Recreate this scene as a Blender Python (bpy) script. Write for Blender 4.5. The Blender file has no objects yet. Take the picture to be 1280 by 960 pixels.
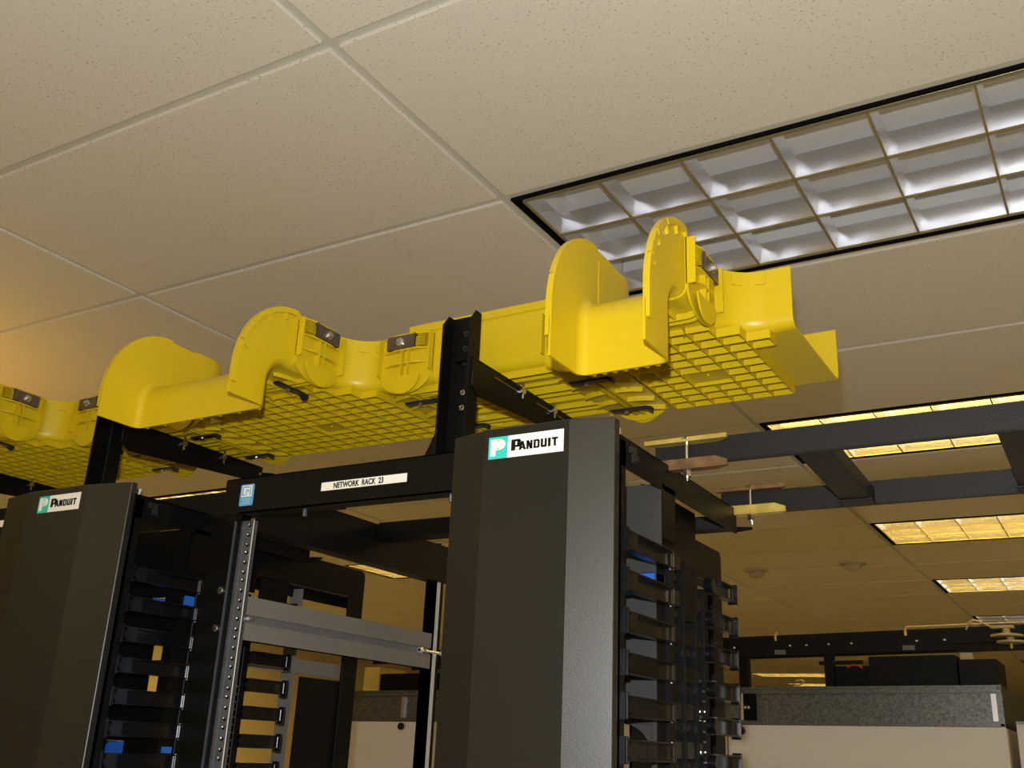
import bpy, bmesh, math, random
from math import sin, cos, pi, radians
from mathutils import Vector, Matrix, Euler
random.seed(7)
SC = bpy.context.scene
COL = SC.collection

# ------------------------------------------------------------------ camera, world, lights, exposure
EYE = 1.737                                    # lens height above the floor
cam_d = bpy.data.cameras.new('camera')
cam_d.sensor_width = 36.0
cam_d.lens = 36.0 * 1269.93 / 1280.0
cam_d.clip_start = 0.02
cam = bpy.data.objects.new('camera', cam_d)
COL.objects.link(cam)
cam.location = (0, 0, EYE)
cam.rotation_euler = Euler((1.91812, -0.0437, 0.53328), 'XYZ')
SC.camera = cam

SC.view_settings.view_transform = 'Standard'
SC.view_settings.look = 'None'
SC.view_settings.gamma = 1.0
SC.view_settings.use_curve_mapping = False
SC.view_settings.exposure = 0.0

world = bpy.data.worlds.new('world')
SC.world = world
world.use_nodes = True
world.node_tree.nodes['Background'].inputs[0].default_value = (1.0, 0.62, 0.17, 1)
world.node_tree.nodes['Background'].inputs[1].default_value = 0.02

WARM = (1.0, 0.65, 0.14)


def lamp(name, kind, loc, power, color, rot=(0, 0, 0), **kw):
    d = bpy.data.lights.new(name, kind)
    d.energy = power
    d.color = color
    for k, v in kw.items():
        setattr(d, k, v)
    o = bpy.data.objects.new(name, d)
    COL.objects.link(o)
    o.location = loc
    o.rotation_euler = rot
    return o


# the camera's own flash, a small tube just above and beside the lens
Rc = cam.rotation_euler.to_matrix()
fl = Vector((0, 0, EYE)) + Rc @ Vector((-0.016, 0.088, 0.0))
lamp('camera_flash', 'SPOT', fl, 80, (0.96, 0.985, 1.0), cam.rotation_euler, spot_size=radians(110),
     spot_blend=0.35, shadow_soft_size=0.011)
# lit fluorescent troffers of the room beyond the picture's edges
NEAR = (1.0, 0.82, 0.43)
for (lx, ly, pw, cl) in ((3.2, -1.6, 62, NEAR), (0.2, -2.6, 66, NEAR), (-4.0, -2.2, 30, NEAR), (3.4, 3.4, 50, NEAR), (-7.4, 3.8, 34, WARM), (-7.4, 8.0, 30, WARM), (3.6, 8.0, 8, WARM)):
    lamp('room_troffer', 'AREA', (lx, ly, 2.90), pw, cl, (0, 0, 0), shape='RECTANGLE', size=1.15, size_y=0.55)
# unseen uplight added on the left for the amber glow on the ceiling
lamp('glow_uplight', 'SPOT', (-3.7, 1.35, 1.85), 42, (1.0, 0.50, 0.04), (radians(180), 0, 0), spot_size=radians(120),
     spot_blend=0.9, shadow_soft_size=0.15)


# ------------------------------------------------------------------ materials
def mat(name, base, rough=0.5, metal=0.0, spec=0.5, bump=0.0, bscale=400, var=0.0, vscale=30, emit=None, estr=0, coat=0):
    m = bpy.data.materials.new(name)
    m.use_nodes = True
    nt = m.node_tree
    b = nt.nodes['Principled BSDF']
    b.inputs['Base Color'].default_value = (*base, 1)
    b.inputs['Roughness'].default_value = rough
    b.inputs['Metallic'].default_value = metal
    b.inputs['Specular IOR Level'].default_value = spec
    b.inputs['Coat Weight'].default_value = coat
    if emit:
        b.inputs['Emission Color'].default_value = (*emit, 1)
        b.inputs['Emission Strength'].default_value = estr
    geo = nt.nodes.new('ShaderNodeNewGeometry')
    if bump:
        n = nt.nodes.new('ShaderNodeTexNoise')
        n.inputs['Scale'].default_value = bscale
        n.inputs['Detail'].default_value = 3
        nt.links.new(geo.outputs['Position'], n.inputs['Vector'])
        bp = nt.nodes.new('ShaderNodeBump')
        bp.inputs['Strength'].default_value = bump
        bp.inputs['Distance'].default_value = 0.0015
        nt.links.new(n.outputs['Fac'], bp.inputs['Height'])
        nt.links.new(bp.outputs['Normal'], b.inputs['Normal'])
    if var:
        n = nt.nodes.new('ShaderNodeTexNoise')
        n.inputs['Scale'].default_value = vscale
        n.inputs['Detail'].default_value = 5
        nt.links.new(geo.outputs['Position'], n.inputs['Vector'])
        r = nt.nodes.new('ShaderNodeValToRGB')
        r.color_ramp.elements[0].position = 0.3
        r.color_ramp.elements[1].position = 0.7
        r.color_ramp.elements[0].color = (*[c * (1 - var) for c in base], 1)
        r.color_ramp.elements[1].color = (*[min(1, c * (1 + var)) for c in base], 1)
        nt.links.new(n.outputs['Fac'], r.inputs['Fac'])
        nt.links.new(r.outputs['Color'], b.inputs['Base Color'])
    return m


def tile_material():
    m = bpy.data.materials.new('ceiling_tile')
    m.use_nodes = True
    nt = m.node_tree
    b = nt.nodes['Principled BSDF']
    b.inputs['Roughness'].default_value = 0.95
    b.inputs['Specular IOR Level'].default_value = 0.1
    geo = nt.nodes.new('ShaderNodeNewGeometry')
    n = nt.nodes.new('ShaderNodeTexNoise')
    n.inputs['Scale'].default_value = 190
    n.inputs['Detail'].default_value = 1.2
    n2 = nt.nodes.new('ShaderNodeTexNoise')
    n2.inputs['Scale'].default_value = 9
    nt.links.new(geo.outputs['Position'], n.inputs['Vector'])
    nt.links.new(geo.outputs['Position'], n2.inputs['Vector'])
    mul = nt.nodes.new('ShaderNodeMath')
    mul.operation = 'MULTIPLY_ADD'
    mul.inputs[1].default_value = 0.10
    nt.links.new(n2.outputs['Fac'], mul.inputs[0])
    nt.links.new(n.outputs['Fac'], mul.inputs[2])
    r = nt.nodes.new('ShaderNodeValToRGB')
    e = r.color_ramp.elements
    e[0].position = 0.335
    e[0].color = (0.44, 0.41, 0.36, 1)
    e[1].position = 0.395
    e[1].color = (0.76, 0.73, 0.675, 1)
    nt.links.new(mul.outputs[0], r.inputs['Fac'])
    nt.links.new(r.outputs['Color'], b.inputs['Base Color'])
    bp = nt.nodes.new('ShaderNodeBump')
    bp.inputs['Strength'].default_value = 0.25
    bp.inputs['Distance'].default_value = 0.002
    nt.links.new(r.outputs['Color'], bp.inputs['Height'])
    nt.links.new(bp.outputs['Normal'], b.inputs['Normal'])
    return m


M = {}
M['tile'] = tile_material()
M['tbar'] = mat('painted_grid', (0.60, 0.585, 0.52), 0.55, spec=0.3)
M['wall'] = mat('beige_wall', (0.66, 0.58, 0.44), 0.9, spec=0.2, var=0.04, vscale=3)
M['floor'] = mat('floor_tile', (0.50, 0.47, 0.42), 0.55, var=0.08, vscale=6)
M['yellow'] = mat('yellow_plastic', (0.56, 0.405, 0.006), 0.36, spec=0.42, bump=0.06, bscale=900)
M['black'] = mat('black_powder_coat', (0.0032, 0.0030, 0.0028), 0.45, spec=0.15, bump=0.1, bscale=700)
M['rack'] = mat('black_rack_paint', (0.0040, 0.0037, 0.0034), 0.5, spec=0.15, bump=0.12, bscale=700)
M['ladder'] = mat('charcoal_ladder_paint', (0.0105, 0.0098, 0.0096), 0.5, spec=0.25, bump=0.25, bscale=600)
M['door'] = mat('textured_charcoal_door', (0.0088, 0.0083, 0.0070), 0.38, spec=0.5, bump=0.14, bscale=1000)
M['gloss'] = mat('glossy_black_plastic', (0.0035, 0.0035, 0.0052), 0.24, spec=0.36)
M['greybar'] = mat('grey_painted_bar', (0.165, 0.152, 0.135), 0.55, spec=0.3, bump=0.2, bscale=700)
M['panelgrey'] = mat('grey_back_panel', (0.024, 0.0235, 0.021), 0.6, bump=0.2, bscale=600)
M['groove'] = mat('dark_grey_groove', (0.11, 0.108, 0.115), 0.5)
M['rail'] = mat('galvanised_rail', (0.13, 0.15, 0.20), 0.38, metal=0.7, var=0.12, vscale=60)
M['steel'] = mat('bright_steel', (0.72, 0.72, 0.75), 0.24, metal=1.0)
M['railedge'] = mat('bare_zinc_edge', (0.62, 0.62, 0.62), 0.42, metal=0.4)
M['clip'] = mat('brown_steel_clip', (0.20, 0.165, 0.13), 0.34, metal=0.85, var=0.15, vscale=90)
M['darkclip'] = mat('dark_steel_clip', (0.05, 0.053, 0.06), 0.3, metal=0.7)
M['zinc'] = mat('yellow_zinc', (0.66, 0.50, 0.12), 0.36, metal=0.6, var=0.3, vscale=40)
M['rustzinc'] = mat('rusty_zinc', (0.20, 0.115, 0.055), 0.45, metal=0.6, var=0.35, vscale=50)
M['galv'] = mat('galvanised_sheet', (0.13, 0.135, 0.13), 0.40, metal=0.75, var=0.40, vscale=130)
M['white'] = mat('white_cabinet_paint', (0.64, 0.62, 0.62), 0.6, spec=0.3)
M['label'] = mat('white_label_tape', (0.85, 0.84, 0.80), 0.5)
M['ink'] = mat('black_ink', (0.006, 0.005, 0.005), 0.6, spec=0.2)
M['teal'] = mat('teal_print', (0.03, 0.52, 0.46), 0.5)
M['globe'] = mat('pale_globe_print', (0.42, 0.62, 0.55), 0.5)
M['bluesticker'] = mat('blue_sticker', (0.10, 0.36, 0.70), 0.45)
M['blueplastic'] = mat('blue_plastic', (0.015, 0.12, 0.52), 0.4)
M['red'] = mat('red_cable', (0.55, 0.05, 0.03), 0.5)
M['palebox'] = mat('pale_yellow_box', (0.80, 0.66, 0.22), 0.6)
M['pale'] = mat('pale_cream_plastic', (0.46, 0.38, 0.20), 0.5)
M['detector'] = mat('cream_detector_plastic', (0.50, 0.44, 0.36), 0.5)
M['gapblack'] = mat('matt_black_trim', (0.004, 0.004, 0.004), 0.8, spec=0.1)
M['louver'] = mat('semi_specular_aluminium', (0.92, 0.93, 0.97), 0.20, metal=0.92)
M['reflector'] = mat('white_reflector', (0.72, 0.72, 0.74), 0.45, spec=0.5)
M['edge'] = mat('louver_edge', (0.42, 0.36, 0.18), 0.4, metal=0.6)
M['tube_on'] = mat('lit_fluorescent_tube', (0.9, 0.9, 0.85), 0.4, emit=WARM, estr=21.0)
M['tube_off'] = mat('unlit_fluorescent_tube', (0.82, 0.82, 0.84), 0.3)


# ------------------------------------------------------------------ mesh building helpers
class MB:
    def __init__(s):
        s.v = []
        s.f = []

    def add(s, vs, fs):
        o = len(s.v)
        s.v += [Vector(p) for p in vs]
        s.f += [tuple(i + o for i in f) for f in fs]
        return s

    def box(s, x0, x1, y0, y1, z0, z1):
        vs = [(x, y, z) for z in (z0, z1) for y in (y0, y1) for x in (x0, x1)]
        return s.add(vs, [(0, 2, 3, 1), (4, 5, 7, 6), (0, 1, 5, 4), (2, 6, 7, 3), (0, 4, 6, 2), (1, 3, 7, 5)])

    def obox(s, c, half, rot):
        R = rot if isinstance(rot, Matrix) else Euler(rot).to_matrix()
        vs = [Vector(c) + R @ Vector((sx * half[0], sy * half[1], sz * half[2])) for sz in (-1, 1) for sy in (-1, 1) for sx in (-1, 1)]
        return s.add(vs, [(0, 2, 3, 1), (4, 5, 7, 6), (0, 1, 5, 4), (2, 6, 7, 3), (0, 4, 6, 2), (1, 3, 7, 5)])

    def prism(s, poly, axis, a, b):
        """polygon (2-D, counter-clockwise) extruded along axis from a to b; axis 'x' -> poly is (y,z), 'y' -> (x,z), 'z' -> (x,y)"""
        def P(p, t):
            return {'x': (t, p[0], p[1]), 'y': (p[0], t, p[1]), 'z': (p[0], p[1], t)}[axis]
        n = len(poly)
        vs = [P(p, a) for p in poly] + [P(p, b) for p in poly]
        fs = [tuple(range(n))[::-1], tuple(range(n, 2 * n))] + [(i, (i + 1) % n, n + (i + 1) % n, n + i) for i in range(n)]
        return s.add(vs, fs)

    def rings(s, rings, close=True, caps=True):
        n = len(rings[0])
        vs = [p for r in rings for p in r]
        fs = []
        for k in range(len(rings) - 1):
            for i in range(n if close else n - 1):
                j = (i + 1) % n
                fs.append((k * n + i, k * n + j, (k + 1) * n + j, (k + 1) * n + i))
        if caps:
            fs.append(tuple(range(n))[::-1])
            fs.append(tuple(range((len(rings) - 1) * n, len(rings) * n)))
        return s.add(vs, fs)

    def cyl(s, p0, p1, r0, r1=None, n=14):
        r1 = r0 if r1 is None else r1
        p0 = Vector(p0)
        p1 = Vector(p1)
        d = (p1 - p0).normalized()
        a = d.orthogonal().normalized()
        b = d.cross(a)
        ring = lambda p, r: [p + a * (r * cos(2 * pi * i / n)) + b * (r * sin(2 * pi * i / n)) for i in range(n)]
        return s.rings([ring(p0, r0), ring(p1, r1)])

    def tube(s, pts, r, n=8):
        pts = [Vector(p) for p in pts]
        rr = []
        up = Vector((0.13, 0.21, 0.97))
        for i, p in enumerate(pts):
            d = (pts[min(i + 1, len(pts) - 1)] - pts[max(i - 1, 0)]).normalized()
            a = (up - d * up.dot(d)).normalized()
            b = d.cross(a)
            rr.append([p + a * (r * cos(2 * pi * k / n)) + b * (r * sin(2 * pi * k / n)) for k in range(n)])
        return s.rings(rr)

    def lathe(s, c, prof, n=24, axis=Vector((0, 0, 1))):
        c = Vector(c)
        a = axis.orthogonal().normalized()
        b = axis.cross(a)
        return s.rings([[c + axis * z + a * (r * cos(2 * pi * i / n)) + b * (r * sin(2 * pi * i / n)) for i in range(n)] for r, z in prof])

    def build(s, name, m, parent=None, smooth=False, bevel=0, segs=2, ang=35):
        me = bpy.data.meshes.new(name)
        org = Vector(parent['_loc']) if parent is not None and '_loc' in parent else Vector((0, 0, 0))
        me.from_pydata([p - org for p in s.v], [], s.f)
        bm = bmesh.new()
        bm.from_mesh(me)
        bmesh.ops.recalc_face_normals(bm, faces=bm.faces)
        if bevel:
            ed = [e for e in bm.edges if len(e.link_faces) == 2 and e.calc_face_angle(0) > radians(40)]
            bmesh.ops.bevel(bm, geom=ed, offset=bevel, segments=segs, affect='EDGES', clamp_overlap=True)
        bm.to_mesh(me)
        bm.free()
        me.materials.append(m)
        if smooth or bevel:
            me.shade_smooth()
            me.set_sharp_from_angle(angle=radians(ang))
        o = bpy.data.objects.new(name, me)
        COL.objects.link(o)
        if parent is not None:
            o.parent = parent
            o['_loc'] = parent.get('_loc', (0, 0, 0))
        return o


def thing(name, label, cat, loc=(0, 0, 0), group=None):
    o = bpy.data.objects.new(name, None)
    COL.objects.link(o)
    o.empty_display_size = 0.05
    o.location = loc
    o['_loc'] = tuple(loc)
    o['label'] = label
    o['category'] = cat
    if group:
        o['group'] = group
    return o


def tag(o, label, cat, group=None):
    o['label'] = label
    o['category'] = cat
    if group:
        o['group'] = group
    return o


def dup(root, loc, label):
    def cp(o, parent):
        c = o.copy()
        COL.objects.link(c)
        if parent:
            c.parent = parent
        for ch in list(o.children):
            cp(ch, c)
        return c
    r = cp(root, None)
    r.location = loc
    r['label'] = label
    return r


def shared(o, name, loc, parent):
    """another piece that shares the mesh of o, moved by loc"""
    c = o.copy()
    c.name = name
    COL.objects.link(c)
    c.parent = parent
    c.location = Vector(o.location) + Vector(loc)
    return c


def struct(o):
    o['kind'] = 'structure'
    return o


def lettering(text, size, m, parent, origin, xdir, zdir, xscale=1.0, bold=0.0, depth=0.0004, name='lettering'):
    """flat print: letters laid on a face that looks along -Y"""
    cu = bpy.data.curves.new(name, 'FONT')
    cu.body = text
    cu.size = size
    cu.offset = bold
    cu.extrude = depth
    t = bpy.data.objects.new('tmp', cu)
    COL.objects.link(t)
    dg = bpy.context.evaluated_depsgraph_get()
    dg.update()
    me = bpy.data.meshes.new_from_object(t.evaluated_get(dg))
    bpy.data.objects.remove(t)
    org = Vector(parent['_loc'])
    for v in me.vertices:
        v.co = Vector(origin) - org + Vector(xdir) * (v.co.x * xscale) + Vector(zdir) * v.co.y + Vector((0, -1, 0)) * v.co.z
    me.name = name
    me.materials.clear()
    me.materials.append(m)
    o = bpy.data.objects.new(name, me)
    COL.objects.link(o)
    o.parent = parent
    o['_loc'] = parent['_loc']
    return o


def R(z):                                       # height given from eye level
    return EYE + z


# ------------------------------------------------------------------ room shell
CEIL = EYE + 1.189
GX, GY, TL, TW = -1.103, 1.727, 1.2192, 0.6096  # a crossing of the ceiling grid, tile length and width
X0, X1, Y0, Y1 = -9.0, 4.6, -4.0, 19.2
struct(MB().box(X0, X1, Y0, Y1, -0.1, 0).build('floor', M['floor']))
struct(MB().box(X0 - 0.15, X0, Y0, Y1, 0, CEIL + 0.3).build('wall_left', M['wall']))
struct(MB().box(X1, X1 + 0.15, Y0, Y1, 0, CEIL + 0.3).build('wall_right', M['wall']))
struct(MB().box(X0 - 0.15, X1 + 0.15, Y1, Y1 + 0.15, 0, CEIL + 0.3).build('wall_back', M['wall']))
struct(MB().box(X0 - 0.15, X1 + 0.15, Y0 - 0.15, Y0, 0, CEIL + 0.3).build('wall_front', M['wall']))
ceil = struct(MB().box(X0, X1, Y0, Y1, CEIL + 0.20, CEIL + 0.3).build('ceiling', M['tbar']))

lights_at = {(0, r) for r in range(0, 19, 3)} | {(-3, 3), (-3, 6), (-3, 21), (-3, 24)}
GAP = 0.0112
proto_tile = None
far = MB()
C_LO, C_HI = -7, 4
for c in range(C_LO, C_HI + 1):
    for r in range(-9, 29):
        xa, xb = GX + c * TL + GAP, GX + (c + 1) * TL - GAP
        ya, yb = GY + r * TW + GAP, GY + (r + 1) * TW - GAP
        if xa < X0 or xb > X1 or ya < Y0 or yb > Y1 or (c, r) in lights_at:
            continue
        if (c, r) == (-3, 7):
            ya += 0.19
            far.box(xa, xb, ya - TW - 0.19, ya - TW - 0.014, CEIL, CEIL + 0.015)
            far.box(xa, xb, ya, yb, CEIL, CEIL + 0.015)
            continue
        if -5 <= c <= 2 and -3 <= r <= 14:
            if proto_tile is None:
                proto_tile = MB().box(0, TL - 2 * GAP, 0, TW - 2 * GAP, 0, 0.015).build('tile', M['tile'], ceil, bevel=0.0012, segs=1)
                proto_tile.location = (xa, ya, CEIL)
            else:
                shared(proto_tile, 'tile', Vector((xa, ya, CEIL)) - proto_tile.location, ceil)
        else:
            far.box(xa, xb, ya, yb, CEIL, CEIL + 0.015)
fo = far.build('far_tile_field', M['tile'], ceil)
fo['kind'] = 'stuff'
# the T-bars run between the tiles, a little above the tile faces
for c in range(C_LO, C_HI + 1):
    x = GX + c * TL
    if X0 + 0.02 < x < X1 - 0.02:
        MB().box(x - 0.016, x + 0.016, Y0, Y1, CEIL + 0.007, CEIL + 0.03).build('grid_bar', M['tbar'], ceil)
for r in range(-9, 30):
    y = GY + r * TW
    if r == 7:                                    # this bar stops at the light shifted off the grid to line up in view
        for (xa, xb) in ((X0, GX - 3 * TL), (GX - 2 * TL, X1)):
            MB().box(xa, xb, y - 0.016, y + 0.016, CEIL + 0.0073, CEIL + 0.028).build('cross_bar', M['tbar'], ceil)
        continue
    if Y0 + 0.02 < y < Y1 - 0.02:
        MB().box(X0, X1, y - 0.016, y + 0.016, CEIL + 0.0073, CEIL + 0.028).build('cross_bar', M['tbar'], ceil)


# ------------------------------------------------------------------ recessed louvered ceiling lights
def make_troffer(label, lit):
    t = thing('ceiling_light', label, 'light', (0, 0, CEIL), 'recessed louvered ceiling lights')
    w, d = TL - 0.024, TW - 0.024
    z = CEIL
    hs = MB()
    hs.box(0.012, 0.012 + w, 0.012, 0.012 + d, z + 0.135, z + 0.15)
    for (a, b, e, f) in ((0.012, 0.02, 0.012, 0.012 + d), (0.004 + w, 0.012 + w, 0.012, 0.012 + d),
                         (0.012, 0.012 + w, 0.012, 0.02), (0.012, 0.012 + w, 0.004 + d, 0.012 + d)):
        hs.box(a, b, e, f, z + 0.001, z + 0.14)
    hs.build('housing', M['gapblack'], t)
    ix0, ix1, iy0, iy1 = 0.034, TL - 0.034, 0.034, TW - 0.034
    rf = MB().box(ix0 - 0.004, ix1 + 0.004, iy0 - 0.004, iy1 + 0.004, z + 0.125, z + 0.132)
    for (a, b, e, f) in ((ix0 - 0.004, ix0 - 0.001, iy0, iy1), (ix1 + 0.001, ix1 + 0.004, iy0, iy1), (ix0, ix1, iy0 - 0.004, iy0 - 0.001), (ix0, ix1, iy1 + 0.001, iy1 + 0.004)):
        rf.box(a, b, e, f, z + 0.05, z + 0.128)
    rf.build('reflector', M['reflector'], t)
    nx, ny = 6, 3

    def blade_profile(h, zb=0.003):
        tb, tt = 0.0022, 0.0100                   # thin lower edge, wide top: parabolic flanks
        q = []
        for k in range(6):
            s = k / 5
            q.append((-(tb + (tt - tb) * s), z + zb + 0.004 + h * s))
        return q + [(-p[0], p[1]) for p in q[::-1]]

    def edge_strip(axis, pos, a, b, par):
        e = MB()
        if axis == 'x':
            e.box(a, b, pos - 0.0024, pos + 0.0024, z + 0.002, z + 0.0072)
        else:
            e.box(pos - 0.0024, pos + 0.0024, a, b, z + 0.002, z + 0.0072)
        e.build('lower_edge', M['edge'], par)

    for k in range(ny + 1):
        y = iy0 + (iy1 - iy0) * k / ny
        p = blade_profile(0.052)
        if k == 0:
            p = [(max(a, 0) if a > 0 else -0.003, b) for a, b in p]
        if k == ny:
            p = [(min(a, 0) if a < 0 else 0.003, b) for a, b in p]
        o = MB().prism([(y + a, b) for a, b in p], 'x', ix0, ix1).build('long_blade', M['louver'], t, smooth=True, ang=50)
        edge_strip('x', y, ix0, ix1, o)
    for k in range(nx + 1):
        x = ix0 + (ix1 - ix0) * k / nx
        p = blade_profile(0.040, 0.0032)
        if k == 0:
            p = [(max(a, 0) if a > 0 else -0.003, b) for a, b in p]
        if k == nx:
            p = [(min(a, 0) if a < 0 else 0.003, b) for a, b in p]
        o = MB().prism([(x + a, b) for a, b in p], 'y', iy0, iy1).build('cross_blade', M['louver'], t, smooth=True, ang=50)
        edge_strip('y', x, iy0, iy1, o)
    for k in range(ny):
        y = iy0 + (iy1 - iy0) * (k + 0.5) / ny
        MB().cyl((ix0 + 0.01, y, z + 0.104), (ix1 - 0.01, y, z + 0.104), 0.0125, n=12).build(
            'tube', M['tube_on'] if lit else M['tube_off'], t, smooth=True)
    return t


off = make_troffer('large unlit louvered ceiling light above the end of the yellow tray', False)
off.location = (GX, GY, CEIL)
lit = make_troffer('lit louvered ceiling light seen behind the nearer rail of the black ladder rack', True)
lit.location = (GX, GY + 3 * TW, CEIL)
LL = {(0, 6): 'lit louvered ceiling light below the black ladder rack, largest of the warm lit ones',
      (0, 9): 'narrow lit ceiling light, next one beyond the large warm lit one under the ladder rack',
      (0, 15): 'far lit ceiling light almost hidden behind the pale discs and the overhead beam',
      (0, 18): 'tiny lit ceiling light at the picture edge below the stacked pale discs',
      (-3, 3): 'lit ceiling light showing as a thin bright strip left of the blue rack sticker',
      (-3, 6): 'lit ceiling light seen through the top of the open black rack',
      (-3, 21): 'far lit ceiling light, upper of two in the gap above the galvanised duct',
      (-3, 24): 'far lit ceiling light, lower of two in the gap above the galvanised duct'}
for (c, r) in sorted(lights_at):
    if (c, r) in ((0, 0), (0, 3)):
        continue
    loc = (GX + c * TL, GY + r * TW + (0.19 if (c, r) == (-3, 6) else 0), CEIL)  # one light moved along Y, out of its cell, to line up in view
    if (c, r) == (0, 12):
        dup(off, loc, 'small unlit grey ceiling light beyond the lit ones, above the far overhead beam')
        continue
    o = dup(lit, loc, LL.get((c, r), 'distant lit louvered ceiling light hidden behind the racks and the overhead beam'))

# ------------------------------------------------------------------ smoke detectors
for (x, y, lab) in ((-2.056, 6.523, 'domed cream ceiling detector, the one closer to the black cable fingers'),
                    (-1.419, 6.44, 'flat-bottomed cream ceiling detector, the one closer to the lit ceiling lights')):
    t = thing('smoke_detector', lab, 'detector', (x, y, CEIL), 'ceiling detectors')
    MB().lathe((x, y, CEIL), [(0.001, 0), (0.082, 0), (0.080, -0.012), (0.055, -0.016)][0:4] + [(0.0, -0.016)]).build('base', M['detector'], t, smooth=True)
    MB().lathe((x, y, CEIL), [(0.05, -0.014), (0.052, -0.03), (0.042, -0.046), (0.018, -0.055), (0.001, -0.056)]).build('head', M['detector'], t, smooth=True)


# ------------------------------------------------------------------ yellow cable tray system
TY0, TY1 = 1.247, 1.493          # front and back wall of the main run
ZB = R(0.549)                    # underside of the tray at its right end; parts to the left are set higher to line up in view
HT = 0.087                       # wall height of the fittings
HS = 0.104                       # wall height of the straight channel
WT = 0.003                       # plastic thickness
RB = 0.016                       # radius between wall and floor


def wall_profile(h, lip=False):
    """closed loop of (outward offset, height) for a wall that rounds into the floor"""
    o = [(0, h), (0, RB)]
    o += [(-RB + RB * cos(a), RB + RB * sin(a)) for a in [-(k + 1) * pi / 12 for k in range(6)]]
    ri = RB - WT
    i = [(-RB + ri * cos(a), RB + ri * sin(a)) for a in [-(6 - k) * pi / 12 for k in range(6)]]
    i += [(-WT, RB), (-WT, h)]
    if lip:
        o = [(0.0028, h), (0.0028, h - 0.013), (0, h - 0.0145)] + o[1:]
    return o + i


def sweep_wall(mb, path, normals, prof, zb):
    rings = []
    for p, n in zip(path, normals):
        rings.append([(p[0] + n[0] * a, p[1] + n[1] * a, zb + b) for a, b in prof])
    mb.rings(rings)


def u_section(half, hl, t=WT, r=0.012):
    """closed U section (across, height) of a channel, inside floor at 0"""
    out = [(-half, hl)]
    out += [(-half, r)] + [(-half + r - r * cos(a), r - r * sin(a)) for a in [k * pi / 10 for k in range(1, 6)]]
    out += [(half - r + r * sin(a), r - r * cos(a)) for a in [k * pi / 10 for k in range(0, 6)]] + [(half, hl)]
    ri = r + t
    out2 = [(half + t, hl), (half + t, r)] + [(half + t - ri + ri * cos(a), r - ri * sin(a)) for a in [k * pi / 10 for k in range(1, 6)]]
    out2 += [(-half - t + ri - ri * sin(a), r - ri * cos(a)) for a in [k * pi / 10 for k in range(0, 6)]] + [(-half - t, hl)]
    return out + out2


def straight(x0, x1, label, ZB=ZB):
    t = thing('cable_channel', label, 'cable tray', (x0, TY0, ZB), 'straight lengths of yellow cable tray')
    p = wall_profile(HS, True)
    m = MB()
    sweep_wall(m, [(x0, TY0), (x1, TY0)], [(0, -1)] * 2, p, ZB)
    sweep_wall(m, [(x0, TY1), (x1, TY1)], [(0, 1)] * 2, p, ZB)
    m.box(x0, x1, TY0 + RB - 0.001, TY1 - RB + 0.001, ZB, ZB + WT)
    m.build('trough', M['yellow'], t, smooth=True, ang=25)
    rb = MB()
    n = 9
    for k in range(n):
        y = TY0 + 0.014 + (TY1 - TY0 - 0.028) * k / (n - 1)
        rb.box(x0, x1, y - 0.0011, y + 0.0011, ZB - (0.0075 if k % 3 else 0.011), ZB + 0.001)
    for k in (1, 3, 5):
        y = TY0 + 0.014 + (TY1 - TY0 - 0.028) * (k + 0.5) / (n - 1)
        rb.box(x0, x1, y - 0.008, y + 0.008, ZB - 0.003, ZB + 0.001)
    rb.build('underside_rib', M['yellow'], t)
    return t


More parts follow.
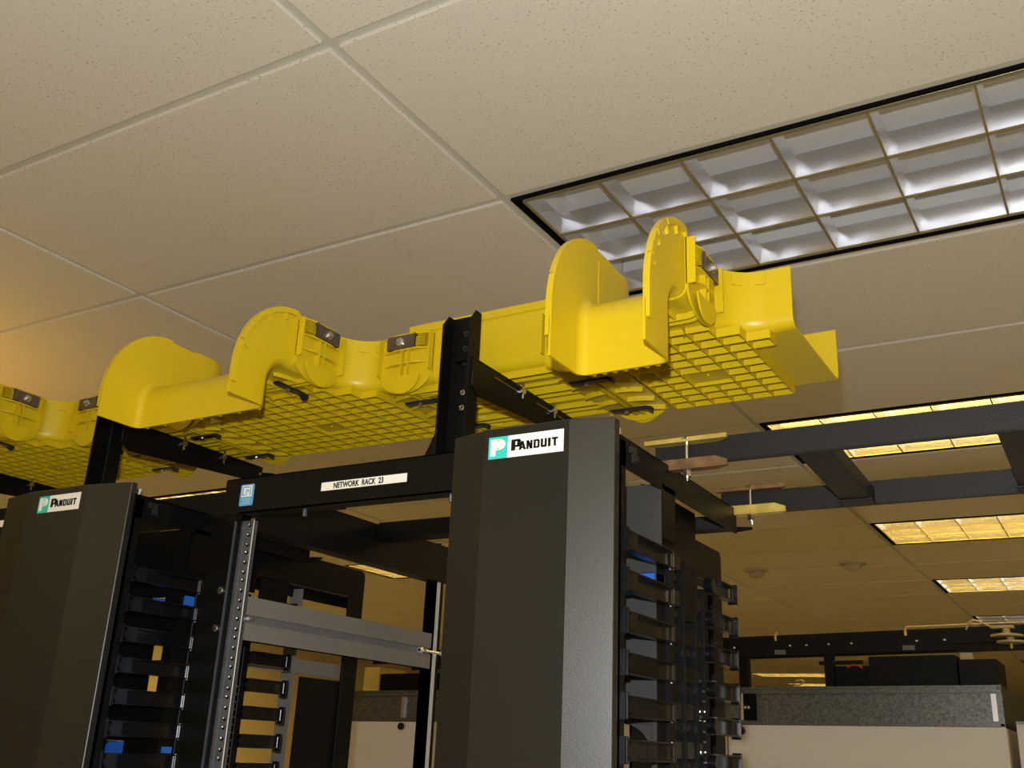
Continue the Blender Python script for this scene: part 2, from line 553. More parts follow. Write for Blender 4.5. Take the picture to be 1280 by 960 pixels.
def coupler(kind, pos, label, ZB=ZB, teeth=1, cz=0.0, length=0.104):
    """sleeve that joins two fittings; kind 'main' runs along X at X = pos, else along Y: pos = (xa, xb, yc)"""
    if kind == 'main':
        w = TY1 - TY0
        org = Vector((pos, (TY0 + TY1) / 2, ZB))
        tf = Matrix.Identity(3)
    else:
        w = pos[1] - pos[0]
        org = Vector(((pos[0] + pos[1]) / 2, pos[2], ZB))
        tf = Matrix.Rotation(pi / 2, 3, 'Z')     # local -Y looks along +X
    t = thing('tray_coupler', label, 'coupler', org, 'yellow couplers of the cable tray')
    L = length / 2
    hw = w / 2

    def done(mb, *a, **k):
        mb.v = [org + tf @ v for v in mb.v]
        return mb.build(*a, **k)

    sl = MB()                                    # sleeve: U section round the outside of the tray
    pr = [(-a - hw - 0.0035, b) for a, b in wall_profile(HT - 0.003)]
    pr = [(y, max(z - 0.003, -0.0035)) for y, z in pr]
    sl.rings([[(x, y, z) for y, z in pr] for x in (-L, L)])
    sl.rings([[(x, -y, z) for y, z in pr] for x in (-L, L)])
    sl.box(-L, L, -hw + RB - 0.004, hw - RB + 0.004, -0.0035, -0.0004)
    done(sl, 'sleeve', M['yellow'], t, smooth=True, ang=25)
    rib = MB()                                   # the pair of ribs that runs round the sleeve
    for xc in (-0.006, 0.006):
        for sg in (-1, 1):
            pts = [(0, HT - 0.028), (0, RB)] + [(-RB + RB * cos(a), RB + RB * sin(a)) for a in [-(k + 1) * pi / 12 for k in range(6)]] + [(-hw, 0)]
            def off(q, d, k):
                if k <= 1:
                    return (q[0] + d, q[1])
                if k == len(pts) - 1:
                    return (q[0], q[1] - d)
                a = -(k - 1) * pi / 12
                return (q[0] + d * cos(a), q[1] + d * sin(a))
            inner = [off(q, 0.002, k) for k, q in enumerate(pts)]
            outer = [off(q, 0.012, k) for k, q in enumerate(pts)]
            rib.rings([[(xc - 0.0012, sg * (hw + a), b) for a, b in (inner[k], outer[k])] + [(xc + 0.0012, sg * (hw + a), b) for a, b in (outer[k], inner[k])] for k in range(len(pts))])
    done(rib, 'rib', M['yellow'], t, smooth=True, ang=25)
    for sg in (-1, 1):
        y0, y1 = sg * (hw + 0.002), sg * (hw + 0.015)
        ya, yb = min(y0, y1), max(y0, y1)
        led = MB()                               # ledges, thicker in the middle
        for zz, ln in ((HT - 0.0035 - cz * 0.6, L), (HT - 0.030 - cz, L * 0.96), (HT - 0.054 - cz * 0.6, L * 0.92)):
            led.prism([(-ln, sg * (hw + 0.003)), (-ln * 0.4, sg * (hw + 0.013)), (ln * 0.4, sg * (hw + 0.013)), (ln, sg * (hw + 0.003))], 'z', zz - 0.0012, zz + 0.0012)
        for k in range(7):                       # little teeth beside the clip
            zz = HT - 0.026 - cz + k * 0.0031
            xt = sorted((teeth * L * 0.52, teeth * L * 0.80))
            led.box(xt[0], xt[1], ya, (ya + yb) / 2 if sg > 0 else yb, zz - 0.0006, zz + 0.0006)
        for xx in (-L + 0.001, L - 0.001):
            led.box(xx - 0.001, xx + 0.001, ya, sg * (hw + 0.006) if sg > 0 else yb, RB, HT - 0.006)
        done(led, 'ledge', M['yellow'], t)
        lobe = MB()                              # half-round skirt under the edge
        poly = [(L * 0.98 * cos(a), 0.016 + 0.034 * sin(a)) for a in [pi + pi * k / 12 for k in range(13)]]
        lobe.prism(poly, 'y', ya, ya + 0.0022) if sg > 0 else lobe.prism(poly, 'y', yb - 0.0022, yb)
        poly2 = [(L * 0.62 * cos(a), 0.012 + 0.032 * sin(a)) for a in [pi + pi * k / 12 for k in range(13)]]
        s2 = sg * (hw + 0.010)
        lobe.prism(poly2, 'y', s2 - 0.001, s2 + 0.001)
        done(lobe, 'skirt', M['yellow'], t)
        cl = MB()                                # sheet-steel clip with upturned ends and its bolt
        zc = HT - 0.0165 - cz
        yo = sg * (hw + 0.0135)
        xa_, xb_ = sorted((-teeth * 0.035, teeth * 0.020))
        cl.box(xa_, xb_, yo - 0.0012, yo + 0.0012, zc - 0.0115, zc + 0.0115)
        cl.box(xa_, xb_, min(yo, yo - sg * 0.008), max(yo, yo - sg * 0.008), zc + 0.0095, zc + 0.0115)
        cl.box(xa_, xb_, min(yo, yo - sg * 0.008), max(yo, yo - sg * 0.008), zc - 0.0115, zc - 0.0095)
        cl.box(*sorted((teeth * 0.0195, teeth * 0.0225)), min(yo, yo + sg * 0.004), max(yo, yo + sg * 0.004), zc - 0.0115, zc + 0.0115)
        c = done(cl, 'clip', M['clip'], t)
        b = MB()
        b.cyl((-0.008 * teeth, yo, zc), (-0.008 * teeth, yo + sg * 0.003, zc), 0.0072, n=16)
        b.cyl((-0.008 * teeth, yo + sg * 0.003, zc), (-0.008 * teeth, yo + sg * 0.008, zc), 0.0046, 0.0038, n=6)
        done(b, 'bolt', M['steel'], c)
        # clip under the floor
        uy = sg * (hw - 0.050) if hw > 0.08 else sg * (hw - 0.030)
        if hw < 0.08:
            continue
        uc = MB()
        uc.prism([(-0.034, -0.0155), (-0.030, -0.0175), (0.028, -0.0175), (0.038, -0.024), (0.040, -0.016), (0.030, -0.0135), (-0.034, -0.0135)], 'y', uy - 0.0055, uy + 0.0055)
        u = done(uc, 'clip', M['darkclip'], t)
        b = MB()
        b.cyl((-0.006, uy, -0.0175), (-0.006, uy, -0.0205), 0.0045, n=10)
        done(b, 'bolt', M['steel'], u)
    # gussets under the floor: straight rib pair bars and bowed ones
    ny = max(3, int(w / 0.042))
    for k in range(ny):
        y = -hw + 0.030 + (w - 0.060) * k / (ny - 1)
        for sx in (-1, 1):
            gu = MB()
            pts = [(sx * (0.008 + 0.042 * s), y + 0.011 * s * s) for s in (0, 0.35, 0.7, 1.0)]
            gu.rings([[(px, py - 0.0011, -0.003), (px, py + 0.0011, -0.003), (px, py + 0.0011, -0.0115), (px, py - 0.0011, -0.0115)] for px, py in pts])
            done(gu, 'gusset', M['yellow'], t)
    return t


def tee(x0, x1, xa, xb, yb, label, ZB=ZB):
    """tee fitting: run from x0 to x1, branch between xa and xb leaving towards -Y up to yb"""
    t = thing('tray_tee', label, 'cable tray', ((x0 + x1) / 2, TY0, ZB), 'yellow tee fittings of the cable tray')
    rc = 0.061
    p = wall_profile(HT)
    m = MB()

    def side(xe, xw, sg):
        path = [(xe, TY0), (xw + sg * rc, TY0)]
        nn = [(0, -1), (0, -1)]
        for k in range(1, 11):
            a = pi / 2 + sg * (pi / 2) * k / 10
            path.append((xw + sg * rc + rc * cos(a), TY0 - rc + rc * sin(a)))
            nn.append((-cos(a), -sin(a)))
        path.append((xw, yb))
        nn.append((sg, 0))
        sweep_wall(m, path, nn, p, ZB)
        return [(q[0] - n[0] * RB, q[1] - n[1] * RB) for q, n in zip(path, nn)]

    pr = side(x1, xb, 1)
    pl = side(x0, xa, -1)
    sweep_wall(m, [(x0, TY1), (x1, TY1)], [(0, 1)] * 2, p, ZB)
    # floor strips between the two walls
    e = 0.0012
    fl = [(x0, TY0 + RB - e), (x1, TY0 + RB - e), (x1, TY1 - RB + e), (x0, TY1 - RB + e)]
    m.prism(fl, 'z', ZB, ZB + WT)
    k = len(pr)
    for i in range(1, k - 1):
        a, b = pl[i], pl[i + 1]
        c, d = pr[i + 1], pr[i]
        m.prism([(a[0] - e, a[1] + e), (b[0] - e, b[1]), (c[0] + e, c[1]), (d[0] + e, d[1] + e)], 'z', ZB, ZB + WT)
    m.build('trough', M['yellow'], t, smooth=True, ang=25)
    # waffle of ribs below
    px, py = 0.0322, 0.0288
    xs, ys = x0 + 0.055, TY1 - 0.012
    nx = int((x1 - 0.055 - xs) / px)
    xs += ((x1 - 0.055 - xs) - nx * px) / 2
    cells = set()

    def inside(x, y):
        if TY0 + 0.004 <= y <= TY1 - 0.004 and x0 + 0.05 <= x <= x1 - 0.05:
            return True
        if yb + 0.045 <= y < TY0 + 0.02:
            l, r_ = xa, xb
            if y > TY0 - rc:
                h = rc - math.sqrt(max(0, rc * rc - (y - TY0 + rc) ** 2)) if y < TY0 else rc
                l -= h
                r_ += h
            return l + 0.004 <= x <= r_ - 0.004
        return False
    for i in range(-2, nx + 3):
        for j in range(0, 16):
            cx, cy = xs + (i + 0.5) * px, ys - (j + 0.5) * py
            if inside(cx, cy):
                cells.add((i, j))
    ci, cj = round((((x0 + x1) / 2) - xs) / px) - 1, round((ys - (TY0 + TY1) / 2) / py) - 1
    g = MB()
    hz = 0.0115
    done = set()
    for (i, j) in cells:
        xl, xr, yt, yl = xs + i * px, xs + (i + 1) * px, ys - j * py, ys - (j + 1) * py
        flat = i in (ci, ci + 1) and j in (cj, cj + 1)
        if flat:
            g.box(xl, xr, yl, yt, ZB - 0.006, ZB - 0.004)
        for key, bx in ((('h', i, j), (xl, xr, yt - 0.0011, yt + 0.0011)), (('h', i, j + 1), (xl, xr, yl - 0.0011, yl + 0.0011)),
                        (('v', i, j), (xl - 0.0011, xl + 0.0011, yl, yt)), (('v', i + 1, j), (xr - 0.0011, xr + 0.0011, yl, yt))):
            if key in done:
                continue
            inner = (key == ('h', ci, cj + 1) or key == ('h', ci + 1, cj + 1) or key == ('v', ci + 1, cj) or key == ('v', ci + 1, cj + 1))
            if inner:
                continue
            done.add(key)
            g.box(*bx, ZB - hz, ZB + 0.001)
    g.build('rib_grid', M['yellow'], t)
    nub = MB()
    fx, fy = xs + (ci + 1) * px, ys - (cj + 1) * py
    nub.cyl((fx, fy, ZB - 0.004), (fx, fy, ZB - 0.0085), 0.0022, n=8)
    nub.build('nub', M['yellow'], t)
    # raised snap pads under the rim near the right corner
    for k, dx in enumerate((0.004, 0.030)):
        if xb + rc + dx < x1 - 0.02 or True:
            a = pi / 2 + (pi / 2) * (0.42 if k == 0 else 0.08)
            qx, qy = xb + rc + rc * cos(a), TY0 - rc + rc * sin(a)
            nx_, ny_ = -cos(a), -sin(a)
            pad = MB()
            pad.obox((qx + nx_ * 0.001, qy + ny_ * 0.001, ZB + HT - 0.014), (0.0075, 0.0016, 0.0065), Matrix.Rotation(math.atan2(-nx_, ny_) + pi, 3, 'Z'))
            pad.build('snap_pad', M['yellow'], t)
    return t


def spillway(xa, xb, yb, zend, label, ZB=ZB):
    """vertical fitting: leaves the tee at yb, bends over the edge and drops to zend"""
    t = thing('spillway', label, 'cable tray', ((xa + xb) / 2, yb, ZB), 'yellow drop-down fittings of the cable tray')
    ri = 0.040
    yv = 1.054
    half = (xb - xa) / 2 - WT
    xc = (xa + xb) / 2
    cy, cz = yv + ri, ZB + WT - ri
    st = [((yb, ZB + WT), (0, 1), HT - WT + 0.002)]
    st.append(((cy + 0.005, ZB + WT), (0, 1), HT - WT + 0.003))
    for k in range(0, 17):
        a = pi / 2 + (pi / 2) * k / 16
        st.append(((cy + ri * cos(a), cz + ri * sin(a)), (cos(a), sin(a)), 0.091 * sin(a) ** 2 + 0.077 * cos(a) ** 2))
    st.append(((yv, zend), (-1, 0), 0.077))
    rings = []
    for (p, n, h) in st:
        sec = u_section(half, 1.0)
        rings.append([(xc + a, p[0] + n[0] * (h if b == 1.0 else b), p[1] + n[1] * (h if b == 1.0 else b)) for a, b in sec])
    MB().rings(rings).build('chute', M['yellow'], t, smooth=True, ang=28)
    # lip round the outer edge of each side wall, broken by notches, with small tabs below it
    for sg in (-1, 1):
        x_in = xc + sg * (half + WT - 0.0005)
        x_out = xc + sg * (half + WT + 0.0055)
        arc = st[1:]
        segs = [(0, 6), (6.3, 9.5), (9.8, 13), (13.3, 17.6)]
        lip = MB()

        def at(u):
            i = min(int(u), len(arc) - 2)
            f = u - i
            (p, n, h), (p2, n2, h2) = arc[i], arc[i + 1]
            p_ = (p[0] + (p2[0] - p[0]) * f, p[1] + (p2[1] - p[1]) * f)
            n_ = (n[0] + (n2[0] - n[0]) * f, n[1] + (n2[1] - n[1]) * f)
            return p_, n_, h + (h2 - h) * f
        for (a, b) in segs:
            rr = []
            for k in range(13):
                p, n, h = at(a + (b - a) * k / 12)
                q = lambda hh: (p[0] + n[0] * hh, p[1] + n[1] * hh)
                o, i_ = q(h), q(h - 0.0085)
                rr.append([(x_in, *o), (x_out, *o), (x_out, *i_), (x_in, *i_)])
            lip.rings(rr)
        lip.build('lip', M['yellow'], t, smooth=True, ang=30)
        for u in (3.0, 6.15, 9.65, 13.15):
            p, n, h = at(u)
            tb = MB()
            c = (xc + sg * (half + WT + 0.0012), p[0] + n[0] * (h - 0.013), p[1] + n[1] * (h - 0.013))
            ang = math.atan2(n[1], n[0])
            tb.obox(c, (0.003, 0.0065, 0.0026), Matrix.Rotation(ang, 3, 'X'))
            tb.build('tab', M['yellow'], t)
    # seam ridge inside the walls
    for x in (xa + WT, xb - WT):
        MB().box(x - 0.0008, x + 0.0008, 1.102, 1.1055, ZB + 0.012, ZB + HT - 0.012).build('seam_ridge', M['yellow'], t)
    # ends of the floor ribs that show under the lower edge
    sm = MB()
    for k in range(7):
        x = xa + 0.02 + (xb - xa - 0.04) * k / 6
        sm.box(x - 0.002, x + 0.002, yv + WT, yv + WT + 0.006, zend, ZB - ri)
    sm.build('back_rib', M['yellow'], t)
    return t


XA1, XB1 = -1.369, -1.080
XA2, XB2 = -0.550, -0.425
YB = 1.150
SH = -0.790
ZL, ZM = R(0.558), R(0.5545)
tee(-1.479, -0.966, XA1, XB1, YB, 'yellow tee fitting with waffle underside above the left end of the labelled black rack', ZL)
spillway(XA1, XB1, YB, R(0.474), 'broad yellow drop-down chute with two tall fins left of the labelled rack', R(0.553))
coupler('branch', (XA1, XB1, 1.152), 'yellow coupler with bolted clip behind the right fin of the broad chute', ZL, -1)
coupler('main', -0.966, 'yellow coupler with bolted clip left of the tall black bracket post', ZL)
coupler('main', -1.479, 'yellow coupler whose dark clips show over the left black bracket arm', ZL)
straight(-0.966, -0.655, 'straight yellow tray behind the tall black bracket post', ZM)
tee(-0.655, -0.330, XA2, XB2, YB, 'yellow tee with open right end and waffle underside below the unlit ceiling light')
spillway(XA2, XB2, YB, R(0.443), 'narrow yellow drop-down chute in front of the unlit ceiling light')
coupler('branch', (XA2, XB2, 1.152), 'yellow coupler with open steel clip behind the narrow chute', ZB, -1, 0.010)
coupler('main', -0.655, 'yellow coupler whose ribs show under the narrow chute')
straight(-1.756, -1.479, 'straight yellow tray hidden behind the broad chute fin', ZL)
tee(-1.479 + SH, -0.966 + SH, XA1 + SH, XB1 + SH, YB, 'dim yellow tee fitting at the left picture edge', ZL)
coupler('branch', (XA1 + SH, XB1 + SH, 1.152), 'dim yellow branch coupler with bolted clip at the left picture edge', ZL, -1)
coupler('main', -0.966 + SH, 'dim yellow coupler just left of the broad chute fin', ZL)


# ------------------------------------------------------------------ black tray support brackets
def bracket(xp, xarm, label, z0, slots):
    t = thing('support_bracket', label, 'bracket', (xp, 1.18, z0), 'black tray support brackets')
    yw = 1.176
    zt = R(0.620)
    p = MB()
    w = 0.024
    p.box(xp - w, xp + w, yw, yw + 0.003, z0, zt)
    for sg in (-1, 1):
        xx = xp + sg * w
        fl_ = 0.026
        ys = [(yw + 0.003, z0), (yw - fl_, z0), (yw - fl_, zt - 0.018), (yw - fl_ + 0.014, zt + (0.002 if sg > 0 else 0)), (yw + 0.003, zt + (0.002 if sg > 0 else 0))]
        p.prism(ys, 'x', xx - 0.0015, xx + 0.0015)
    # flared foot
    p.prism([(xp - w - 0.018, z0), (xp - w, z0), (xp - w, z0 + 0.036)], 'y', yw - 0.026, yw - 0.022)
    p.prism([(xp + w, z0), (xp + w + 0.004, z0), (xp + w, z0 + 0.02)], 'y', yw - 0.002, yw + 0.003)
    p.build('post', M['black'], t, bevel=0.0008, segs=1)
    for zz, mm, rr in ((0.590, 'darkclip', 0.0045), (0.566, 'darkclip', 0.0045), (0.543, 'darkclip', 0.0045), (0.496, 'steel', 0.0042), (0.4725, 'steel', 0.0042), (0.425, 'black', 0.0045)):
        b = MB()
        b.cyl((xp + 0.004, yw, R(zz)), (xp + 0.004, yw - 0.004, R(zz)), rr * 1.0, n=12)
        b.cyl((xp + 0.004, yw - 0.004, R(zz)), (xp + 0.004, yw - 0.008, R(zz)), rr * 0.7, rr * 0.5, n=6)
        b.build('bolt', M[mm], t)
    a = MB()
    za, zb = R(0.489), R(0.545)
    x = xarm
    y0, y1 = 1.160, 1.520
    a.prism([(y0, za + 0.012), (y0 + 0.02, za), (y1 - 0.006, za + 0.022), (y1, za + 0.028), (y1, zb), (y0, zb)], 'x', x - 0.0035, x - 0.0005)
    a.box(x - 0.036, x, y0, y1, zb - 0.003, zb)
    a.box(x - 0.030, x - 0.002, y0 + 0.02, y1 - 0.01, za + 0.027, za + 0.030)
    a.build('arm', M['black'], t, bevel=0.0006, segs=1)
    for (ya, yb) in (((y0 + 0.06, y0 + 0.14), (y0 + 0.19, y0 + 0.29)) if slots else ()):
        MB().box(x - 0.0008, x + 0.0008, ya, yb, zb - 0.0135, zb - 0.0115).build('slot', M['clip'], t)
    for yy in (1.30, 1.405):
        b = MB()
        b.cyl((x + 0.004, yy, zb - 0.022), (x + 0.004, yy, zb + 0.004), 0.0022, n=8)
        b.cyl((x - 0.002, yy, zb - 0.008), (x + 0.006, yy, zb - 0.008), 0.0062, n=10)
        b.build('bolt', M['steel'], t)
    tip = MB()
    tip.cyl((x - 0.002, y1 - 0.008, zb - 0.018), (x + 0.003, y1 - 0.008, zb - 0.018), 0.004, n=10)
    tip.cyl((x - 0.002, y1 - 0.008, zb - 0.030), (x + 0.003, y1 - 0.008, zb - 0.030), 0.004, n=10)
    tip.build('end_bolt', M['steel'], t)
    MB().cyl((x - 0.012, y1 - 0.004, zb - 0.016), (x + 0.030, y1 + 0.004, zb - 0.016), 0.006, 0.001, n=8).build('end_pin', M['black'], t)
    return t


RT = R(0.397)                                     # top of the racks
bracket(-0.806, -0.778, 'tall black bracket with bolted post standing on the labelled rack', RT, True)
bracket(-1.585, -1.540, 'black bracket under the broad chute standing on the left cable manager', RT, False)
bracket(-2.192, -2.163, 'black bracket arm reaching in at the left picture edge', RT, False)


# ------------------------------------------------------------------ equipment racks
def rack(xl, xr, label, full=True):
    t = thing('equipment_rack', label, 'rack', ((xl + xr) / 2, 1.45, 0), 'black open equipment racks')
    yf, yr = 1.145, 1.72
    zb = R(0.3385)
    fb = MB()
    fb.box(xl, xr, yf, yf + 0.003, zb, RT)
    fb.box(xl, xr, yf, yf + 0.045, RT - 0.003, RT)
    fb.box(xl + 0.036, xr - 0.036, yf, yf + 0.030, zb, zb + 0.003)
    fb.build('front_beam', M['rack'], t, bevel=0.001, segs=2)
    MB().box(xl + 0.038, xr - 0.038, 1.50, 1.540, RT - 0.031, RT).build('rear_beam', M['rack'], t, bevel=0.001)
    for sg, xx in ((1, xl), (-1, xr)):
        u = MB()                                  # upright: C section
        xa, xb = (xx, xx + 0.0025) if sg > 0 else (xx - 0.0025, xx)
        u.box(xa, xb, yf + 0.03, yf + 0.060, 0, RT - 0.004)
        u.box(min(xx, xx + sg * 0.012), max(xx, xx + sg * 0.012), yf + 0.031, yf + 0.034, 0, RT - 0.004)
        back = full or sg > 0
        if back:
            u.box(min(xx, xx + sg * 0.03), max(xx, xx + sg * 0.03), yr, yr + 0.003, 0, R(0.40))
            u.box(xa, xb, yr, yr + 0.06, 0, R(0.40))
        u.build('upright', M['rack'], t)
        xs0, xs1 = (xl + 0.002, xl + 0.040) if sg > 0 else (xr - 0.040, xr - 0.002)
        rl = MB()
        rl.box(xs0, xs1, yf + 0.034, yf + 0.0365, 0.05, zb - 0.004)
        xi = xs1 if sg > 0 else xs0
        rl.box(min(xi, xi - sg * 0.0025), max(xi, xi - sg * 0.0025), yf + 0.034, yf + 0.042, 0.05, zb - 0.004)
        eg = MB().cyl((xi, yf + 0.0335, 0.05), (xi, yf + 0.0335, zb - 0.004), 0.0011, n=8)
        xo = xs0 if sg > 0 else xs1
        rl.box(min(xo, xo + sg * 0.0025), max(xo, xo + sg * 0.0025), yf + 0.028, yf + 0.034, 0.05, zb - 0.004)
        r_ = rl.build('mounting_rail', M['rail'], t)
        eg.build('rail_edge', M['railedge'], r_, smooth=True)
        hs, rim = MB(), MB()
        z = zb - 0.012
        k = 0
        xh = xi - sg * 0.0085
        while z > R(-0.25):
            hs.cyl((xh, yf + 0.0340, z), (xh, yf + 0.0334, z), 0.0030, n=10)
            rim.lathe((xh - sg * 0.0012, yf + 0.0334, z + 0.0016), [(0.0001, 0.0), (0.0023, 0.0003), (0.0018, 0.0016), (0.0008, 0.0024), (0.0001, 0.0025)], n=8, axis=Vector((0, -1, 0)))  # steel beads shaped as the glints of the threaded holes
            z -= (0.0159, 0.0159, 0.0127)[k % 3]
            k += 1
        hs.build('hole', M['gapblack'], r_)['kind'] = 'stuff'
        rim.build('hole_glint', M['steel'], r_, smooth=True)['kind'] = 'stuff'
        # marks of the rack units along the rail
        mk = MB()
        z = zb - 0.016
        while z > R(-0.25):
            mk.box(min(xo + sg * 0.010, xo + sg * 0.017), max(xo + sg * 0.010, xo + sg * 0.017), yf + 0.0334, yf + 0.034, z - 0.0008, z + 0.0008)
            z -= 0.0445
        mk.box(min(xo + sg * 0.0175, xo + sg * 0.019), max(xo + sg * 0.0175, xo + sg * 0.019), yf + 0.0334, yf + 0.034, R(-0.3), zb - 0.01)
        mk.build('unit_mark', M['groove'], r_)['kind'] = 'stuff'
        # flat bar from front to back at the top
        sb = MB()
        xk = xx + sg * 0.038
        xk0, xk1 = min(xk, xk - sg * 0.03), max(xk, xk - sg * 0.03)
        sb.box(xk0, xk1, yf + 0.04, yr + 0.02, R(0.319), R(0.3225))
        sb.box(min(xk, xk - sg * 0.003), max(xk, xk - sg * 0.003), yf + 0.04, yr + 0.02, R(0.3225), RT - 0.003)
        sb.build('side_beam', M['rack'], t)
        if not back:
            continue
        # rear rail
        rr = MB()
        rr.box(min(xk, xk - sg * 0.003), max(xk, xk - sg * 0.003), 1.711, yr - 0.001, 0.05, R(0.318))
        rr.build('rear_rail', M['railedge'], t)
        rr2 = MB()
        rr2.box(min(xk, xk - sg * 0.036), max(xk, xk - sg * 0.036), yr, yr + 0.003, 0.05, R(0.318))
        rr2.build('rear_rail_face', M['rack'], t)
        # grey cross strut between the rails
        gb = MB()
        xg = xk
        zg = R(0.1795)
        g0, g1 = min(xg, xg - sg * 0.004), max(xg, xg - sg * 0.004)
        gb.box(g0, g1, 1.186, 1.70, zg + 0.0062, zg + 0.0345)
        gb.box(g0, g1, 1.186, 1.70, zg - 0.0345, zg - 0.0062)
        gb.box(g0 - (0 if sg < 0 else -0.0), g1 - 0.0, 1.186, 1.70, zg - 0.0345, zg - 0.033)
        g = gb.build('side_strut', M['greybar'], t)
        gg = MB()
        gg.box(xg - sg * 0.006 if sg < 0 else xg - 0.006, xg - sg * 0.0035 if sg > 0 else xg + 0.006, 1.186, 1.70, zg - 0.0075, zg + 0.0075)
        gg.build('strut_groove', M['groove'], g)
        for yy in (1.192, 1.664):
            b = MB()
            b.cyl((xg, yy, zg), (xg + sg * 0.014, yy, zg), 0.0026, n=8)
            b.cyl((xg + sg * 0.001, yy, zg), (xg + sg * 0.005, yy, zg), 0.0052, n=6)
            b.build('bolt', M['steel'], g)
        if yy:
            b = MB()
            b.cyl((xg + sg * 0.004, 1.655, zg - 0.001), (xg + sg * 0.004, 1.735, zg - 0.001), 0.0028, n=8)
            b.cyl((xg + sg * 0.004, 1.655, zg - 0.001), (xg + sg * 0.004, 1.662, zg - 0.001), 0.0065, n=6)
            b.cyl((xg + sg * 0.004, 1.728, zg - 0.001), (xg + sg * 0.004, 1.738, zg - 0.001), 0.0055, n=6)
            b.build('bolt', M['steel'], g)
    return t


r23 = rack(-1.238, -0.722, 'open black rack with white name label and blue square sticker on its beam')
r22 = rack(-2.222, -1.656, 'black rack behind the left cable manager, its label cut by the picture edge', False)

for xq in (-1.072, -0.80):
    MB().cyl((xq, 1.158, R(0.3385)), (xq, 1.158, R(0.327)), 0.0036, n=8).build('bolt', M['rail'], r23)
# name label
yl = 1.145
lab = MB().box(-1.032, -0.871, yl - 0.0008, yl, R(0.360), R(0.3730)).build('name_label', M['label'], r23)
lab['label'] = 'white label tape with black capitals'
lettering('NETWORK  RACK  23', 0.0122, M['ink'], lab, (-1.008, yl - 0.0009, R(0.3624)), (1, 0, 0), (0, 0, 1), 0.80, 0.00028)
MB().box(-1.98, -1.818, yl - 0.0008, yl, R(0.360), R(0.3730)).build('name_label', M['label'], r22)
# blue square sticker with its emblem
st = MB()
pts = []
for (cx, cz, a0) in ((-1.1755, R(0.3825), 0), (-1.1995, R(0.3825), 90), (-1.1995, R(0.3525), 180), (-1.1755, R(0.3525), 270)):
    for k in range(5):
        a = radians(a0 + k * 22.5)
        pts.append((cx + 0.0025 * cos(a), cz + 0.0025 * sin(a)))
st.prism(pts, 'y', yl - 0.0008, yl)
st = st.build('sticker', M['bluesticker'], r23)
st['label'] = 'blue sticker with white square emblem'
e = MB()
yy0, yy1 = yl - 0.0014, yl - 0.0007


def bar2(mb, x0, x1, z0, z1):
    mb.box(x0, x1, yy0, yy1, z0, z1)


ex, ez = -1.1985, R(0.3645)
MB().box(ex, ex + 0.0215, yl - 0.0011, yl - 0.0007, ez, ez + 0.0185).build('emblem_field', M['label'], st)
for (a, b, c, d) in ((0.0015, 0.0034, 0.0020, 0.0168), (0.0034, 0.0155, 0.0149, 0.0168), (0.0034, 0.0080, 0.0020, 0.0038),
                     (0.0092, 0.0111, 0.0020, 0.0118), (0.0111, 0.0152, 0.0100, 0.0118), (0.0134, 0.0152, 0.0062, 0.0100), (0.0176, 0.0195, 0.0020, 0.0168)):
    bar2(e, ex + a, ex + b, ez + c, ez + d)
e.build('emblem', M['bluesticker'], st)
e = MB()
for k, (a, b) in enumerate(((0.002, 0.020), (0.004, 0.018), (0.0025, 0.0195))):
    e.box(ex + a, ex + b, yl - 0.0011, yl - 0.0007, R(0.3605) - k * 0.0034, R(0.3615) - k * 0.0034)
e.build('small_print', M['globe'], st)


# ------------------------------------------------------------------ vertical cable managers
finger_proto = {}


